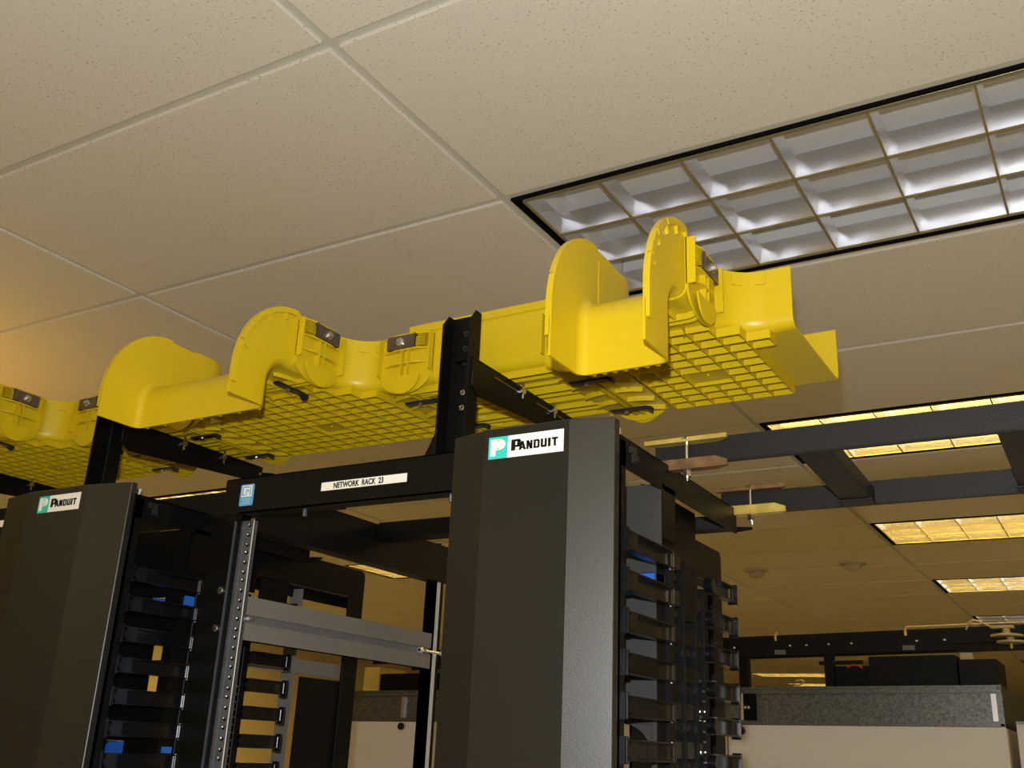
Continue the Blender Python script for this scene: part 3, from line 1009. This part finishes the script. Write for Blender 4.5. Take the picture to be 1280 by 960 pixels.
def manager(xl, fl0, fl1, xr, label, plate_x, windows, pm, zf=0.2365):
    PT = 0.0459
    t = thing('cable_manager', label, 'cable manager', ((xl + xr) / 2, 1.2, 0), 'tall black vertical cable managers')
    ye, yfl = 1.037, 1.021
    zt_e, zt_f = R(0.3765), R(0.3765)
    # door: shallow trapezoid with turned-in sides
    d = MB()
    th = 0.002
    outer = [(xl, ye + 0.012), (xl, ye), (fl0, yfl), (fl1, yfl), (xr, ye), (xr, ye + 0.012)]
    inner = [(xr - th, ye + 0.012), (xr - th, ye + th), (fl1, yfl + th), (fl0, yfl + th), (xl + th, ye + th), (xl + th, ye + 0.012)]
    d.prism(outer + inner, 'z', 0.06, zt_f)
    d.prism([(xl + th, ye + th), (fl0, yfl + th), (fl1, yfl + th), (xr - th, ye + th), (xr - th, ye + 0.010), (xl + th, ye + 0.010)], 'z', zt_f - 0.004, zt_f - 0.001)
    dr = d.build('door', M['door'], t, bevel=0.0010, segs=1, ang=9)
    # name plate
    nx = plate_x
    npw, nph = 0.1045, 0.0278
    nz = R(0.3372)
    yp = yfl
    pl = MB().box(nx, nx + npw, yp - 0.0008, yp, nz, nz + nph).build('name_plate', M['label'], dr)
    pl['_loc'] = t['_loc']
    sq = MB().box(nx, nx + 0.0272, yp - 0.0011, yp - 0.0007, nz, nz + nph)
    p_ = MB()
    # white letter on teal ground
    u0, v0 = nx + 0.0030, nz + 0.0035
    pw = [(0, 0), (0.0074, 0), (0.0074, 0.0072), (0.0110, 0.0072)]
    pw += [(0.0110 + 0.0102 * cos(a), 0.01425 + 0.0070 * sin(a)) for a in [radians(-80 + k * 20) for k in range(9)]]
    pw += [(0.0110, 0.0213), (0, 0.0213)]
    p_.prism([(u0 + a, v0 + b) for a, b in pw], 'y', yp - 0.0014, yp - 0.0009)
    gl = MB()
    gc = (u0 + 0.0108, v0 + 0.0140)
    for (rx, rz) in ((0.0049, 0.0058), (0.0022, 0.0058)):
        rr = []
        for k in range(25):
            a = 2 * pi * k / 24
            o, i = 1.06, 0.94 if rx > 0.003 else 0.82
            rr.append([(gc[0] + rx * o * cos(a), yp - 0.0017, gc[1] + rz * o * sin(a)), (gc[0] + rx * i * cos(a), yp - 0.0017, gc[1] + rz * i * sin(a)),
                       (gc[0] + rx * i * cos(a), yp - 0.0013, gc[1] + rz * i * sin(a)), (gc[0] + rx * o * cos(a), yp - 0.0013, gc[1] + rz * o * sin(a))])
        gl.rings(rr, caps=False)
    for dz in (-0.003, 0, 0.003):
        wd = 0.0049 * math.sqrt(1 - (dz / 0.0058) ** 2)
        gl.box(gc[0] - wd, gc[0] + wd, yp - 0.0017, yp - 0.0013, gc[1] + dz - 0.00022, gc[1] + dz + 0.00022)
    gl.box(gc[0] - 0.0002, gc[0] + 0.0002, yp - 0.0017, yp - 0.0013, gc[1] - 0.0058, gc[1] + 0.0058)
    for mb_, nm, mm in ((sq, 'teal_ground', 'teal'), (p_, 'white_letter', 'label'), (gl, 'globe_emblem', 'globe')):
        mb_.build(nm, M[mm], pl)
    # block capitals, drawn as bars
    L = MB()

    def glyph(x, h, w, sh, k=1.0):
        for poly in sh:
            L.prism([(x + a * w, nz + 0.0078 + b * h) for a, b in poly], 'y', yp - 0.0013, yp - 0.0007)
    def rect(a, b, c, d_):
        return [(a, c), (b, c), (b, d_), (a, d_)]
    sw = 0.36
    glyph(nx + 0.0325, 0.0142, 0.0135, [rect(0, 0.42, 0, 1), rect(0.42, 0.82, 0.80, 1), rect(0.42, 0.82, 0.30, 0.48), [(0.62, 0.30), (0.86, 0.30), (1, 0.42), (1, 0.86), (0.86, 1), (0.62, 1)]])
    hh, ww, gx_ = 0.0108, 0.0083, 0.0099
    x = nx + 0.0432
    z0 = 0.0
    glyph(x, hh, 0.0102, [[(0, 0), (0.32, 0), (0.62, 1), (0.34, 1)], [(0.34, 1), (0.62, 1), (1, 0), (0.68, 0)], rect(0.25, 0.75, 0.18, 0.36)])
    x += 0.0108
    glyph(x, hh, ww, [rect(0, sw, 0, 1), rect(1 - sw, 1, 0, 1), [(0, 1), (sw * 1.1, 1), (1, 0), (1 - sw * 1.1, 0)]])
    x += gx_
    glyph(x, hh, ww, [rect(0, sw, 0, 1), rect(sw, 0.8, 0.8, 1), rect(sw, 0.8, 0, 0.2), [(0.66, 0), (0.85, 0), (1, 0.14), (1, 0.86), (0.85, 1), (0.66, 1)]])
    x += gx_
    glyph(x, hh, ww, [rect(0, sw, 0.12, 1), rect(1 - sw, 1, 0.12, 1), [(0, 0.14), (0.15, 0), (0.85, 0), (1, 0.14), (1, 0.24), (0, 0.24)]])
    x += gx_
    glyph(x, hh, 0.0036, [rect(0, 1, 0, 1)])
    x += 0.0052
    glyph(x, hh, ww, [rect(0, 1, 0.78, 1), rect(0.5 - sw / 2, 0.5 + sw / 2, 0, 1)])
    L.build('lettering', M['ink'], pl)
    # hinge pins at the top of the door
    h = MB()
    h.cyl((xr - 0.008, 1.060, R(0.355)), (xr - 0.008, 1.060, R(0.370)), 0.0045, n=10)
    h.build('hinge_pin', M['steel'], t, smooth=True)
    # frame: front posts, top angles, rear bar
    f = MB()
    for xx, sg in ((xl, 1), (xr, -1)):
        f.box(min(xx, xx + sg * 0.02), max(xx, xx + sg * 0.02), 1.050, 1.0535, 0.02, R(0.355))
        f.box(min(xx, xx + sg * 0.003), max(xx, xx + sg * 0.003), 1.050, 1.066, 0.02, R(0.355))
    f.build('front_post', M['black'], t)
    for xx, sg in ((xl, 1), (xr, -1)):
        a = MB()
        a.box(min(xx, xx + sg * 0.003), max(xx, xx + sg * 0.003), 1.046, 1.466, R(0.322), R(0.360))
        a.box(min(xx, xx + sg * 0.028), max(xx, xx + sg * 0.028), 1.046, 1.466, R(0.357), R(0.360))
        a.build('top_angle', M['black'], t, bevel=0.0008, segs=1)
    rb = MB()
    rb.box(xl, xr - 0.002, 1.455, 1.485, R(0.330), R(0.333))
    rb.box(xl, xr - 0.002, 1.455, 1.4575, R(0.333), R(0.350))
    rb.build('rear_bar', M['ladder'], t)
    MB().cyl((xr - 0.006, 1.478, R(0.3315)), (xr + 0.020, 1.478, R(0.3315)), 0.0045, 0.002, n=10).build('bar_bolt', M['black'], t)
    lt = MB()
    lt.box(xr, xr + 0.003, 1.083, 1.092, R(0.333), R(0.352))
    lt.cyl((xr + 0.002, 1.088, R(0.338)), (xr + 0.006, 1.088, R(0.338)), 0.004, n=10)
    lt.box(xr - 0.001, xr + 0.004, 1.074, 1.079, R(0.343), R(0.351))
    lt.build('latch', M['darkclip'], t)
    # back panel with pass-through windows
    w = MB()
    yw = 1.176
    xa, xb = xl + 0.01, xr - 0.001
    xb = xr - 0.0085
    zlo_, zhi_ = R(-0.60), R(0.250)
    xsb = sorted({xa, xb} | {v for q in windows for v in q[:2]})
    zsb = sorted({zlo_, zhi_} | {R(v) for q in windows for v in q[2:4]})
    for x0_, x1_ in zip(xsb, xsb[1:]):
        for z0_, z1_ in zip(zsb, zsb[1:]):
            mx, mz = (x0_ + x1_) / 2, (z0_ + z1_) / 2
            if not any(q[0] < mx < q[1] and R(q[2]) < mz < R(q[3]) for q in windows):
                w.box(x0_, x1_, yw, yw + 0.002, z0_, z1_)
    w.box(xa, xr - 0.001 if xr > -1 else xb, yw, yw + 0.002, R(0.250), R(0.330))
    for q in windows:
        if q[4] == 'arch':
            r_ = 0.036
            c0, c1 = q[1], R(q[3])
            w.prism([(c0 + 0.0005, c1 + 0.0005)] + [(c0 - r_ + r_ * cos(a), c1 - r_ + r_ * sin(a)) for a in [radians(k * 15) for k in range(7)]], 'y', yw, yw + 0.002)
    w.build('back_panel', M[pm], t)
    # blue spools that show through the windows
    for q in windows:
        if q[4].startswith('blue'):
            s = MB()
            x0_, x1_, z0_, z1_ = q[0] - 0.004, q[1] + 0.0005, R(q[2]) - 0.003, R(q[3]) - 0.0005
            r_ = min(0.02, (x1_ - x0_) * 0.6)
            sd = -1 if q[4] == 'blueL' else 1
            if sd < 0:
                x0_ = q[0]
                pl_ = [(x0_ + r_ - r_ * cos(a), z1_ - r_ + r_ * sin(a)) for a in [radians(k * 15) for k in range(7)]]
                poly = [(x1_, z1_), (x1_, z0_), (x0_, z0_)] + pl_
            else:
                x1_ = q[1]
                pl_ = [(x1_ - r_ + r_ * cos(a), z1_ - r_ + r_ * sin(a)) for a in [radians(k * 15) for k in range(7)]]
                poly = [(x0_, z1_), (x0_, z0_), (x1_, z0_)] + pl_
            s.prism(poly, 'y', yw + 0.003, yw + 0.03)
            s.build('spool', M['blueplastic'], t, smooth=True)
    if xr < -1:
        for (x0_, x1_, z0_, z1_) in ((-1.352, -1.336, 0.204, 0.2190), (-1.352, -1.338, -0.026, -0.0165)):
            z0_, z1_, r_ = R(z0_), R(z1_), 0.016 if x1_ - x0_ > 0.02 else 0.012
            MB().prism([(x1_, z1_), (x1_, z0_), (x0_, z0_)] + [(x0_ + r_ - r_ * cos(a), z1_ - r_ * 0.6 + r_ * 0.6 * sin(a)) for a in [radians(k * 15) for k in range(7)]],
                       'y', 1.185, 1.203).build('spool', M['blueplastic'], t, smooth=True)
    # side wall above the fingers
    MB().box(xr - 0.030, xr - 0.026, yw + 0.002, 1.36, R(0.25), R(0.332)).build('spine_wall', M['black'], t)
    MB().box(xr - 0.0035, xr, yw + 0.002, yw + 0.045, R(0.26), R(0.330)).build('side_cheek', M['black'], t)
    # spine of the finger ducts: ribs and small blocks
    sp = MB()
    zlo = R(-0.42)
    for (ya, yb, zt) in ((1.206, 1.226, 0.251), (1.258, 1.264, 0.235), (1.300, 1.306, 0.246), (1.330, 1.345, 0.22)):
        sp.box(xr - 0.020, xr - 0.004, ya, yb, zlo, R(zt))
    sp.box(xr - 0.022, xr - 0.018, 1.206, 1.345, zlo, R(0.245))
    sp.box(xr - 0.0115, xr - 0.0095, yw + 0.0021, 1.206, zlo, R(0.245))
    sp.box(xr - 0.018, xr - 0.006, 1.266, 1.302, R(0.170), R(0.246))
    sp.build('spine', M['black'], t, bevel=0.0008, segs=1)
    bl = MB()
    for k in range(14):
        z = R(zf - PT * k)
        for (ya, yb) in ((1.228, 1.256), (1.266, 1.298), (1.308, 1.328)):
            if k < 1 and ya > 1.26:
                continue
            bl.box(xr - 0.016, xr - 0.007, ya, yb, z - 0.006, z + 0.014)
            bl.box(xr - 0.018, xr - 0.010, ya, yb, z - 0.020, z - 0.010)
    bl.build('spine_block', M['gloss'], t, bevel=0.0012, segs=2)
    # bright steel bits set as small glints lower on the spine
    gs = MB()
    for k in range(16):
        z = R(0.085 - 0.0125 * k)
        gs.box(xr - 0.0045, xr - 0.003, 1.318, 1.3195, z - 0.0012, z + 0.0012)
        gs.box(xr - 0.0045, xr - 0.003, 1.324, 1.3255, z - 0.0012, z + 0.0012)
    gs.build('slot_glint', M['steel'], t)
    # fingers, front row and rear row; the web flares out towards its end
    def flare(q, ya, yb, z, hz):
        LN, am = 0.034, radians(86)
        y0 = yb - LN * sin(am)
        path = [(xr - 0.0070, ya)] + [(xr - 0.0070 + 0.0088 * (1 - cos(am * k / 9)), y0 + LN * sin(am * k / 9)) for k in range(10)]
        q.rings([[(px, py, z - hz + 0.001), (px - 0.0012, py + 0.0006, z - hz + 0.001), (px - 0.0012, py + 0.0006, z + hz - 0.001), (px, py, z + hz - 0.001)] for px, py in path])

    for row in ('front', 'rear'):
        proto = None
        for k in range(14):
            z = R(zf - PT * k) - (0.0 if row == 'front' else 0.0095)
            if proto is None:
                q = MB()
                hz = 0.0112
                if row == 'front':
                    ya, yb, tipy = 1.066, 1.206, 1.060
                    flare(q, ya, yb, z, hz)
                    q.box(xr - 0.0075, xr + 0.0055, ya, yb, z + hz - 0.002, z + hz)
                    q.box(xr - 0.0075, xr + 0.0055, ya, yb, z - hz, z - hz + 0.002)
                    # rounded stop plate near the tip
                    q.prism([(ya + 0.026, z - 0.0102), (ya + 0.026, z + 0.0102), (ya + 0.011, z + 0.0102)] +
                            [(ya + 0.011 - 0.0095 * sin(a), z + 0.0102 * cos(a)) for a in [radians(k * 15) for k in range(1, 12)]] + [(ya + 0.011, z - 0.0102)], 'x', xr - 0.007, xr + 0.0045)
                    # turned lip
                    q.box(xr - 0.0075, xr + 0.006, ya - 0.005, ya, z - hz - 0.003, z + hz + 0.003)
                else:
                    ya, yb = 1.345, 1.437
                    flare(q, ya, yb, z, hz)
                    q.box(xr - 0.0075, xr + 0.0055, ya, yb + 0.003, z + hz - 0.002, z + hz)
                    q.box(xr - 0.0075, xr + 0.0055, ya, yb + 0.003, z - hz, z - hz + 0.002)
                    q.cyl((xr - 0.0070, ya + 0.002, z), (xr + 0.0045, ya + 0.002, z), 0.0102, n=18)
                    q.box(xr - 0.0075, xr + 0.006, yb, yb + 0.004, z - hz - 0.003, z + hz + 0.003)
                # glossy boss at the root
                yr_ = 1.206
                if row == 'front':
                    q.cyl((xr - 0.003, yr_ + 0.004, z - 0.012), (xr - 0.003, yr_ + 0.004, z + 0.012), 0.0052, n=14)
                key = (row, round(xr, 3))
                proto = q.build('finger', M['gloss'], t, bevel=0.0007, segs=2, ang=25)
                z_first = z
            else:
                shared(proto, 'finger', (0, 0, z - z_first), t)
    # frame with a window behind the fingers
    fx = xr - (0.05 if xr < -1 else 0.096)
    g = MB()
    ztop = R(0.345 if xr < -1 else 0.335)
    ya, yb = 1.36, 1.700 if xr < -1 else 1.664
    rad = 0.012
    corner = [(yb - rad + rad * cos(a), ztop - rad + rad * sin(a)) for a in [radians(k * 15) for k in range(7)]]
    beam = [(ya, ztop - 0.058), (yb - 0.055, ztop - 0.058), (yb, ztop - 0.058)] + corner + [(ya, ztop)]
    g.prism(beam, 'x', fx - 0.004, fx)
    g.box(fx - 0.004, fx, yb - 0.045, yb, 0.02, ztop - 0.058)
    g.box(fx - 0.03, fx - 0.004, yb - 0.003, yb, 0.02, ztop - rad)
    g.box(fx - 0.03, fx - 0.004, ya, yb - 0.004, ztop - 0.060, ztop - 0.058)
    g.box(fx - 0.004, fx + 0.001, yb - 0.0475, yb - 0.045, 0.02, ztop - 0.058)
    if xr > -1:
        g.box(fx - 0.004, fx, 1.30, 1.50, 0.02, ztop - 0.058)
    g.build('rear_frame', M['rack'], t, bevel=0.0006, segs=1)
    if xr < -1:
        MB().box(fx - 0.006, fx - 0.003, 1.535, 1.656, 0.05, R(0.118)).build('rear_infill', M['rack'], t)
        MB().box(fx - 0.006, fx - 0.003, 1.40, 1.475, R(0.215), R(0.29)).build('rear_infill', M['rack'], t)
        MB().box(fx - 0.034, fx - 0.031, 1.36, 1.690, R(0.268), R(0.290)).build('rear_infill', M['rack'], t)
        MB().box(fx - 0.0085, fx - 0.0065, 1.36, 1.655, R(0.123), R(0.150)).build('grey_strut', M['greybar'], t)
    # mounting flange with bolts beside the rack rail
    if xr < -1:
        MB().box(xr + 0.036, xr + 0.094, 1.181, 1.184, 0.05, R(0.336)).build('mounting_flange', M['black'], t)
        for zz in (0.224, 0.164):
            b = MB()
            b.cyl((xr + 0.079, 1.181, R(zz)), (xr + 0.079, 1.178, R(zz)), 0.0062, n=16)
            b.cyl((xr + 0.079, 1.178, R(zz)), (xr + 0.079, 1.1755, R(zz)), 0.0040, 0.0032, n=12)
            b.build('bolt', M['steel'], t)
        MB().box(fx - 0.040, fx - 0.008, 1.52, 1.523, 0.05, R(0.283)).build('grey_post', M['greybar'], t)
        MB().box(xl, xr + 0.094, 1.205, 1.21, R(0.340), RT).build('top_rail', M['black'], t)
    return t


mg = manager(-0.717, -0.661, -0.542, -0.489, 'charcoal cable manager with the large bright name plate, right of the labelled rack', -0.6535,
             [(-0.600, -0.4990, 0.190, 0.2175, 'blueL'), (-0.600, -0.5040, -0.10, 0.0375, 'arch')], 'panelgrey')
ml = manager(-1.651, -1.567, -1.418, -1.332, 'dark cable manager with the small dim name plate, left of the labelled rack', -1.5365,
             [(-1.409, -1.376, 0.196, 0.2165, 'blueR'), (-1.387, -1.364, 0.115, 0.141, 'open'),
              (-1.387, -1.364, 0.06, 0.1027, 'open'), (-1.465, -1.42, -0.036, -0.0105, 'blueR')], 'black')

# ------------------------------------------------------------------ overhead ladder rack on the right
lr = thing('ladder_rack', 'charcoal overhead ladder rack running from the manager to the right picture edge', 'ladder rack', (0.4, 1.35, R(0.364)))
LZ0, LZ1 = R(0.3635), R(0.397)
DZ = -0.010                                       # the far rail is set slightly lower to line up in view
for ya, dz in ((1.216, 0), (1.472, DZ)):
    MB().box(-0.515, 1.9, ya, ya + 0.011, LZ0 + dz, LZ1 + dz).build('rail', M['ladder'], lr, bevel=0.0012)
x = -0.308
while x < 1.85:
    g = MB()
    for (xa, xb, za, zb) in ((x - 0.021, x + 0.021, 0.0003, 0.003), (x - 0.021, x - 0.018, 0.003, 0.024), (x + 0.018, x + 0.021, 0.003, 0.024)):
        g.prism([(1.2265, LZ0 + za), (1.4725, LZ0 + za + DZ), (1.4725, LZ0 + zb + DZ), (1.2265, LZ0 + zb)], 'x', xa, xb)
    g.prism([(1.440, LZ0 - 0.002 + DZ), (1.4725, LZ0 - 0.002 + DZ), (1.4725, LZ0 + DZ + 0.002), (1.440, LZ0 + DZ + 0.002)], 'x', x - 0.023, x + 0.023)
    g.build('rung', M['ladder'], lr, bevel=0.001, segs=1)
    x += 0.2286


def clamp(xa, xb, y, dz, mtop, mbot, label):
    """y is the front face of the rail"""
    t = thing('rail_clamp', label, 'clamp', ((xa + xb) / 2, y, LZ0), 'zinc clamps that hold the ladder rack')
    ch = 0.016
    plate = [(xa, y - 0.0165), (xb, y - 0.0165), (xb, y - 0.0125), (xb - ch, y - 0.0005), (xa + ch, y - 0.0005), (xa, y - 0.0125)]
    p = MB().prism(plate, 'z', R(0.3895) + dz, R(0.3925) + dz)
    p.box(xa, xb, y - 0.0172, y - 0.0155, R(0.3895) + dz, R(0.3955) + dz)
    p.build('upper_plate', M[mtop], t)
    xl_ = xa + ch
    plate = [(xl_, y - 0.0165), (xb, y - 0.0165), (xb, y - 0.0125), (xb - ch, y - 0.0005), (xl_, y - 0.0005)]
    p = MB().prism(plate, 'z', R(0.353) + dz, R(0.3555) + dz)
    p.prism([(xl_ - 0.002, R(0.3555) + dz), (xl_ - 0.002, R(0.3665) + dz), (xb - ch, R(0.3665) + dz), (xb, R(0.3605) + dz), (xb, R(0.3555) + dz)], 'y', y - 0.0172, y - 0.0155)
    p.build('lower_plate', M[mbot], t)
    xc = (xa + xb) / 2
    b = MB()
    b.cyl((xc, y - 0.009, R(0.338) + dz), (xc, y - 0.009, R(0.396) + dz), 0.0022, n=8)
    b.build('bolt', M['steel'], t)
    MB().lathe((xc, y - 0.009, R(0.3925) + dz), [(0.010, 0), (0.009, 0.003), (0.005, 0.0055), (0.0005, 0.006)], n=14).build('bolt_head', M['steel'], t, smooth=True)
    MB().cyl((xc, y - 0.009, R(0.353) + dz), (xc, y - 0.009, R(0.344) + dz), 0.0058, n=6).build('nut', M['steel'], t)
    return t


clamp(-0.523, -0.410, 1.216, 0, 'zinc', 'rustzinc', 'bright yellow zinc clamp on the nearer rail of the ladder rack')
clamp(-0.520, -0.411, 1.472, -0.004, 'rustzinc', 'zinc', 'rust-coloured clamp on the farther rail of the ladder rack')

# ------------------------------------------------------------------ far cabinet, duct and the gear on it
SL = 0.017                                        # slope added to the far row to stand in for barrel lens distortion


def zs(x, z):                                     # height on the sloping line through X = -1.2
    return R(z + SL * (x + 1.2))


fc = thing('far_cabinet', 'long white cabinet with black knobs behind the racks', 'cabinet', (-1.8, 3.9, 0))
for (xa, xb) in ((-3.05, -2.42), (-2.415, -1.26), (-1.255, -0.372)):
    MB().prism([(xa, 0), (xb, 0), (xb, zs(xb, 0.122)), (xa, zs(xa, 0.122))], 'y', 3.60, 3.62).build('front_panel', M['white'], fc)
MB().prism([(-3.05, 0), (-0.372, 0), (-0.372, zs(-0.372, 0.120)), (-3.05, zs(-3.05, 0.120))], 'y', 3.622, 4.3).build('carcass', M['white'], fc)
for xk in (-1.204, -2.655):
    k = MB()
    k.lathe((xk, 3.60, zs(xk, 0.1225) - 0.019), [(0.006, 0), (0.006, 0.008), (0.0145, 0.010), (0.0145, 0.020), (0.011, 0.024), (0.001, 0.025)], n=18, axis=Vector((0, -1, 0)))
    k.build('knob', M['gloss'], fc, smooth=True)
du = thing('galvanised_duct', 'galvanised metal duct along the top of the white cabinet', 'duct', (-1.8, 3.9, R(0.13)))


def slab(x0, x1, y0, y1, z0, z1):
    m = MB()
    m.prism([(x0, zs(x0, z0)), (x1, zs(x1, z0)), (x1, zs(x1, z1)), (x0, zs(x0, z1))], 'y', y0, y1)
    return m


slab(-3.05, -0.380, 3.612, 4.28, 0.1265, 0.236).build('duct_body', M['galv'], du)
slab(-3.05, -0.372, 3.598, 3.64, 0.225, 0.2375).build('top_flange', M['galv'], du, bevel=0.002)
slab(-3.05, -0.372, 3.600, 3.63, 0.2375, 0.248).build('top_roll', M['galv'], du, bevel=0.004)
slab(-3.05, -0.372, 3.600, 3.64, 0.123, 0.134).build('bottom_flange', M['galv'], du, bevel=0.002)
slab(-0.385, -0.372, 3.60, 4.28, 0.123, 0.248).build('end_plate', M['galv'], du)
slab(-0.405, -0.390, 3.606, 3.612, 0.14, 0.222).build('end_seam', M['steel'], du)
slab(-1.196, -1.155, 3.594, 3.62, 0.138, 0.226).build('joint_strap', M['gapblack'], du)
slab(-1.206, -1.196, 3.598, 3.614, 0.138, 0.226).build('joint_edge', M['steel'], du)
slab(-2.672, -2.660, 3.600, 3.614, 0.138, 0.222).build('joint_edge', M['steel'], du)
for xk in (-1.188, -1.176):
    MB().cyl((xk, 3.595, zs(xk, 0.18)), (xk, 3.590, zs(xk, 0.18)), 0.005, n=8).build('rivet', M['steel'], du)
fc2 = thing('side_cabinet', 'white cabinet just cut by the lower right picture corner', 'cabinet', (0.2, 4.0, 0))
MB().box(-0.345, 0.6, 3.64, 4.3, 0, R(0.148)).build('body', M['white'], fc2)
MB().box(-0.345, 0.6, 3.63, 4.3, R(0.148), R(0.156)).build('top_edge', M['galv'], fc2)

ob = thing('overhead_beam', 'black overhead cable rack standing on the far cabinet', 'ladder rack', (-0.9, 3.8, R(0.26)))
S2 = 0.026  # steeper slope for the beam, also standing in for lens distortion


def sl2(x0, x1, y0, y1, z0, z1, m=None):
    f_ = lambda x, z: R(z + S2 * (x + 1.3))
    m = m or MB()
    return m.prism([(x0, f_(x0, z0)), (x1, f_(x1, z0)), (x1, f_(x1, z1)), (x0, f_(x0, z1))], 'y', y0, y1)


sl2(-3.0, 0.6, 3.80, 3.812, 0.392, 0.442).build('rail', M['rack'], ob)
sl2(-1.5, -0.52, 3.79, 3.80, 0.368, 0.400).build('lower_rail', M['rack'], ob)
sl2(-3.0, 0.6, 4.10, 4.112, 0.392, 0.442).build('rail', M['rack'], ob)
for xp, w in ((-1.262, 0.018), (-0.948, 0.016)):
    MB().box(xp - w, xp + w, 3.81, 3.84, zs(xp, 0.248), R(0.40)).build('leg', M['rack'], ob)
sl2(-0.98, -0.83, 3.80, 3.82, 0.333, 0.345).build('cross_strip', M['rack'], ob)
for xh, zz in ((-1.132, 0.442), (-0.675, 0.442)):
    MB().tube([(xh, 3.792, R(zz - 0.02 + S2 * (xh + 1.3))), (xh, 3.79, R(zz + S2 * (xh + 1.3))), (xh + 0.008, 3.79, R(zz + 0.008 + S2 * (xh + 1.3)))], 0.0045).build('hook', M['zinc'], ob)
for xh in (-1.29, -1.08, -0.94, -0.86, -0.64, -0.55, -1.02):
    MB().cyl((xh, 3.799, R(0.402 + S2 * (xh + 1.3))), (xh, 3.794, R(0.402 + S2 * (xh + 1.3))), 0.0045, n=8).build('bolt', M['steel'], ob)
for xh in (-1.115, -0.667):
    MB().box(xh - 0.02, xh + 0.02, 3.784, 3.789, R(0.372 + S2 * (xh + 1.3)), R(0.388 + S2 * (xh + 1.3))).build('tag_plate', M['groove'], ob)
o = MB().tube([(-0.675 + 0.05 * k, 3.806, R(0.452 + S2 * (-0.675 + 0.05 * k + 1.3)) ) for k in range(24)], 0.0032).build('yellow_cable', M['pale'])
tag(o, 'pale yellow cable lying along the far overhead beam', 'cable')


def blackbox(name, x0, x1, z1, y0, y1, label, m='rack', parts=True):
    b = thing(name, label, 'box', ((x0 + x1) / 2, (y0 + y1) / 2, zs((x0 + x1) / 2, 0.248)), 'boxes on the far cabinet')
    slab(x0, x1, y0, y1, 0.2375, z1).build('case', M[m], b, bevel=0.003)
    if parts:
        slab(x0 + 0.015, x1 - 0.015, y0 - 0.003, y0, 0.27, z1 - 0.02).build('front_panel', M['black'], b)
    return b


blackbox('equipment_box', -0.965, -0.812, 0.335, 3.84, 4.05, 'low black box on the far cabinet beside the red cable')
blackbox('equipment_box', -0.808, -0.522, 0.362, 3.80, 4.05, 'long black box on the far cabinet, widest of them')
blackbox('equipment_box', -0.515, -0.395, 0.346, 3.80, 4.02, 'short black box at the duct end, under the small cream box')
blackbox('equipment_box', -3.045, -2.955, 0.365, 3.80, 4.0, 'pale yellow box on the far cabinet seen through the rack', 'palebox', False)
blackbox('equipment_box', -2.950, -2.55, 0.335, 3.80, 4.0, 'black box on the far cabinet seen through the rack')
o = MB().box(-0.511, -0.471, 3.82, 3.86, zs(-0.49, 0.346), zs(-0.49, 0.346) + 0.024).build('cream_box', M['pale'], None, bevel=0.002)
tag(o, 'tiny cream box standing on the short black box', 'box')
o = MB().tube([(-0.86 + 0.02 * cos(a) * 1.4, 3.815 , zs(-0.84, 0.318) + 0.018 * sin(a)) for a in [radians(20 + k * 16) for k in range(9)]], 0.004).build('red_cable', M['red'])
tag(o, 'short red cable looped beside the low black box', 'cable')
# stack of pale discs with its lead
ds = thing('disc_antenna', 'stack of pale yellow discs on the far overhead beam with a looped lead', 'antenna', (-0.34, 3.795, R(0.44)))
MB().box(-0.400, -0.330, 3.76, 3.80, R(0.455), R(0.463)).build('plate', M['pale'], ds)
MB().lathe((-0.355, 3.78, R(0.428)), [(0.012, 0.03), (0.012, 0.012), (0.05, 0.006), (0.05, 0.0), (0.001, -0.002)], n=24).build('disc', M['pale'], ds, smooth=True)
MB().lathe((-0.345, 3.78, R(0.408)), [(0.012, 0.02), (0.012, 0.01), (0.044, 0.006), (0.044, 0.0), (0.001, -0.002)], n=24).build('disc', M['pale'], ds, smooth=True)
MB().cyl((-0.345, 3.78, R(0.408)), (-0.345, 3.78, R(0.39)), 0.004, n=8).build('pin', M['zinc'], ds)
MB().tube([(-0.478, 3.79, R(0.455)), (-0.47, 3.785, R(0.475)), (-0.455, 3.78, R(0.484)), (-0.435, 3.78, R(0.48)), (-0.41, 3.78, R(0.466)), (-0.395, 3.78, R(0.459))], 0.0035).build('lead', M['pale'], ds)
# small wire ornament in the gap
o = MB().tube([(-1.06 + 0.003 * k + 0.02 * sin(k * 1.3), 3.75, zs(-1.04, 0.25) + 0.004 * k + 0.006 * cos(k * 1.9)) for k in range(10)], 0.0025).build('wire_twist', M['zinc'])
tag(o, 'twisted yellow wire standing on the duct in the gap', 'wire')

for o in bpy.data.objects:
    if '_loc' in o:
        del o['_loc']
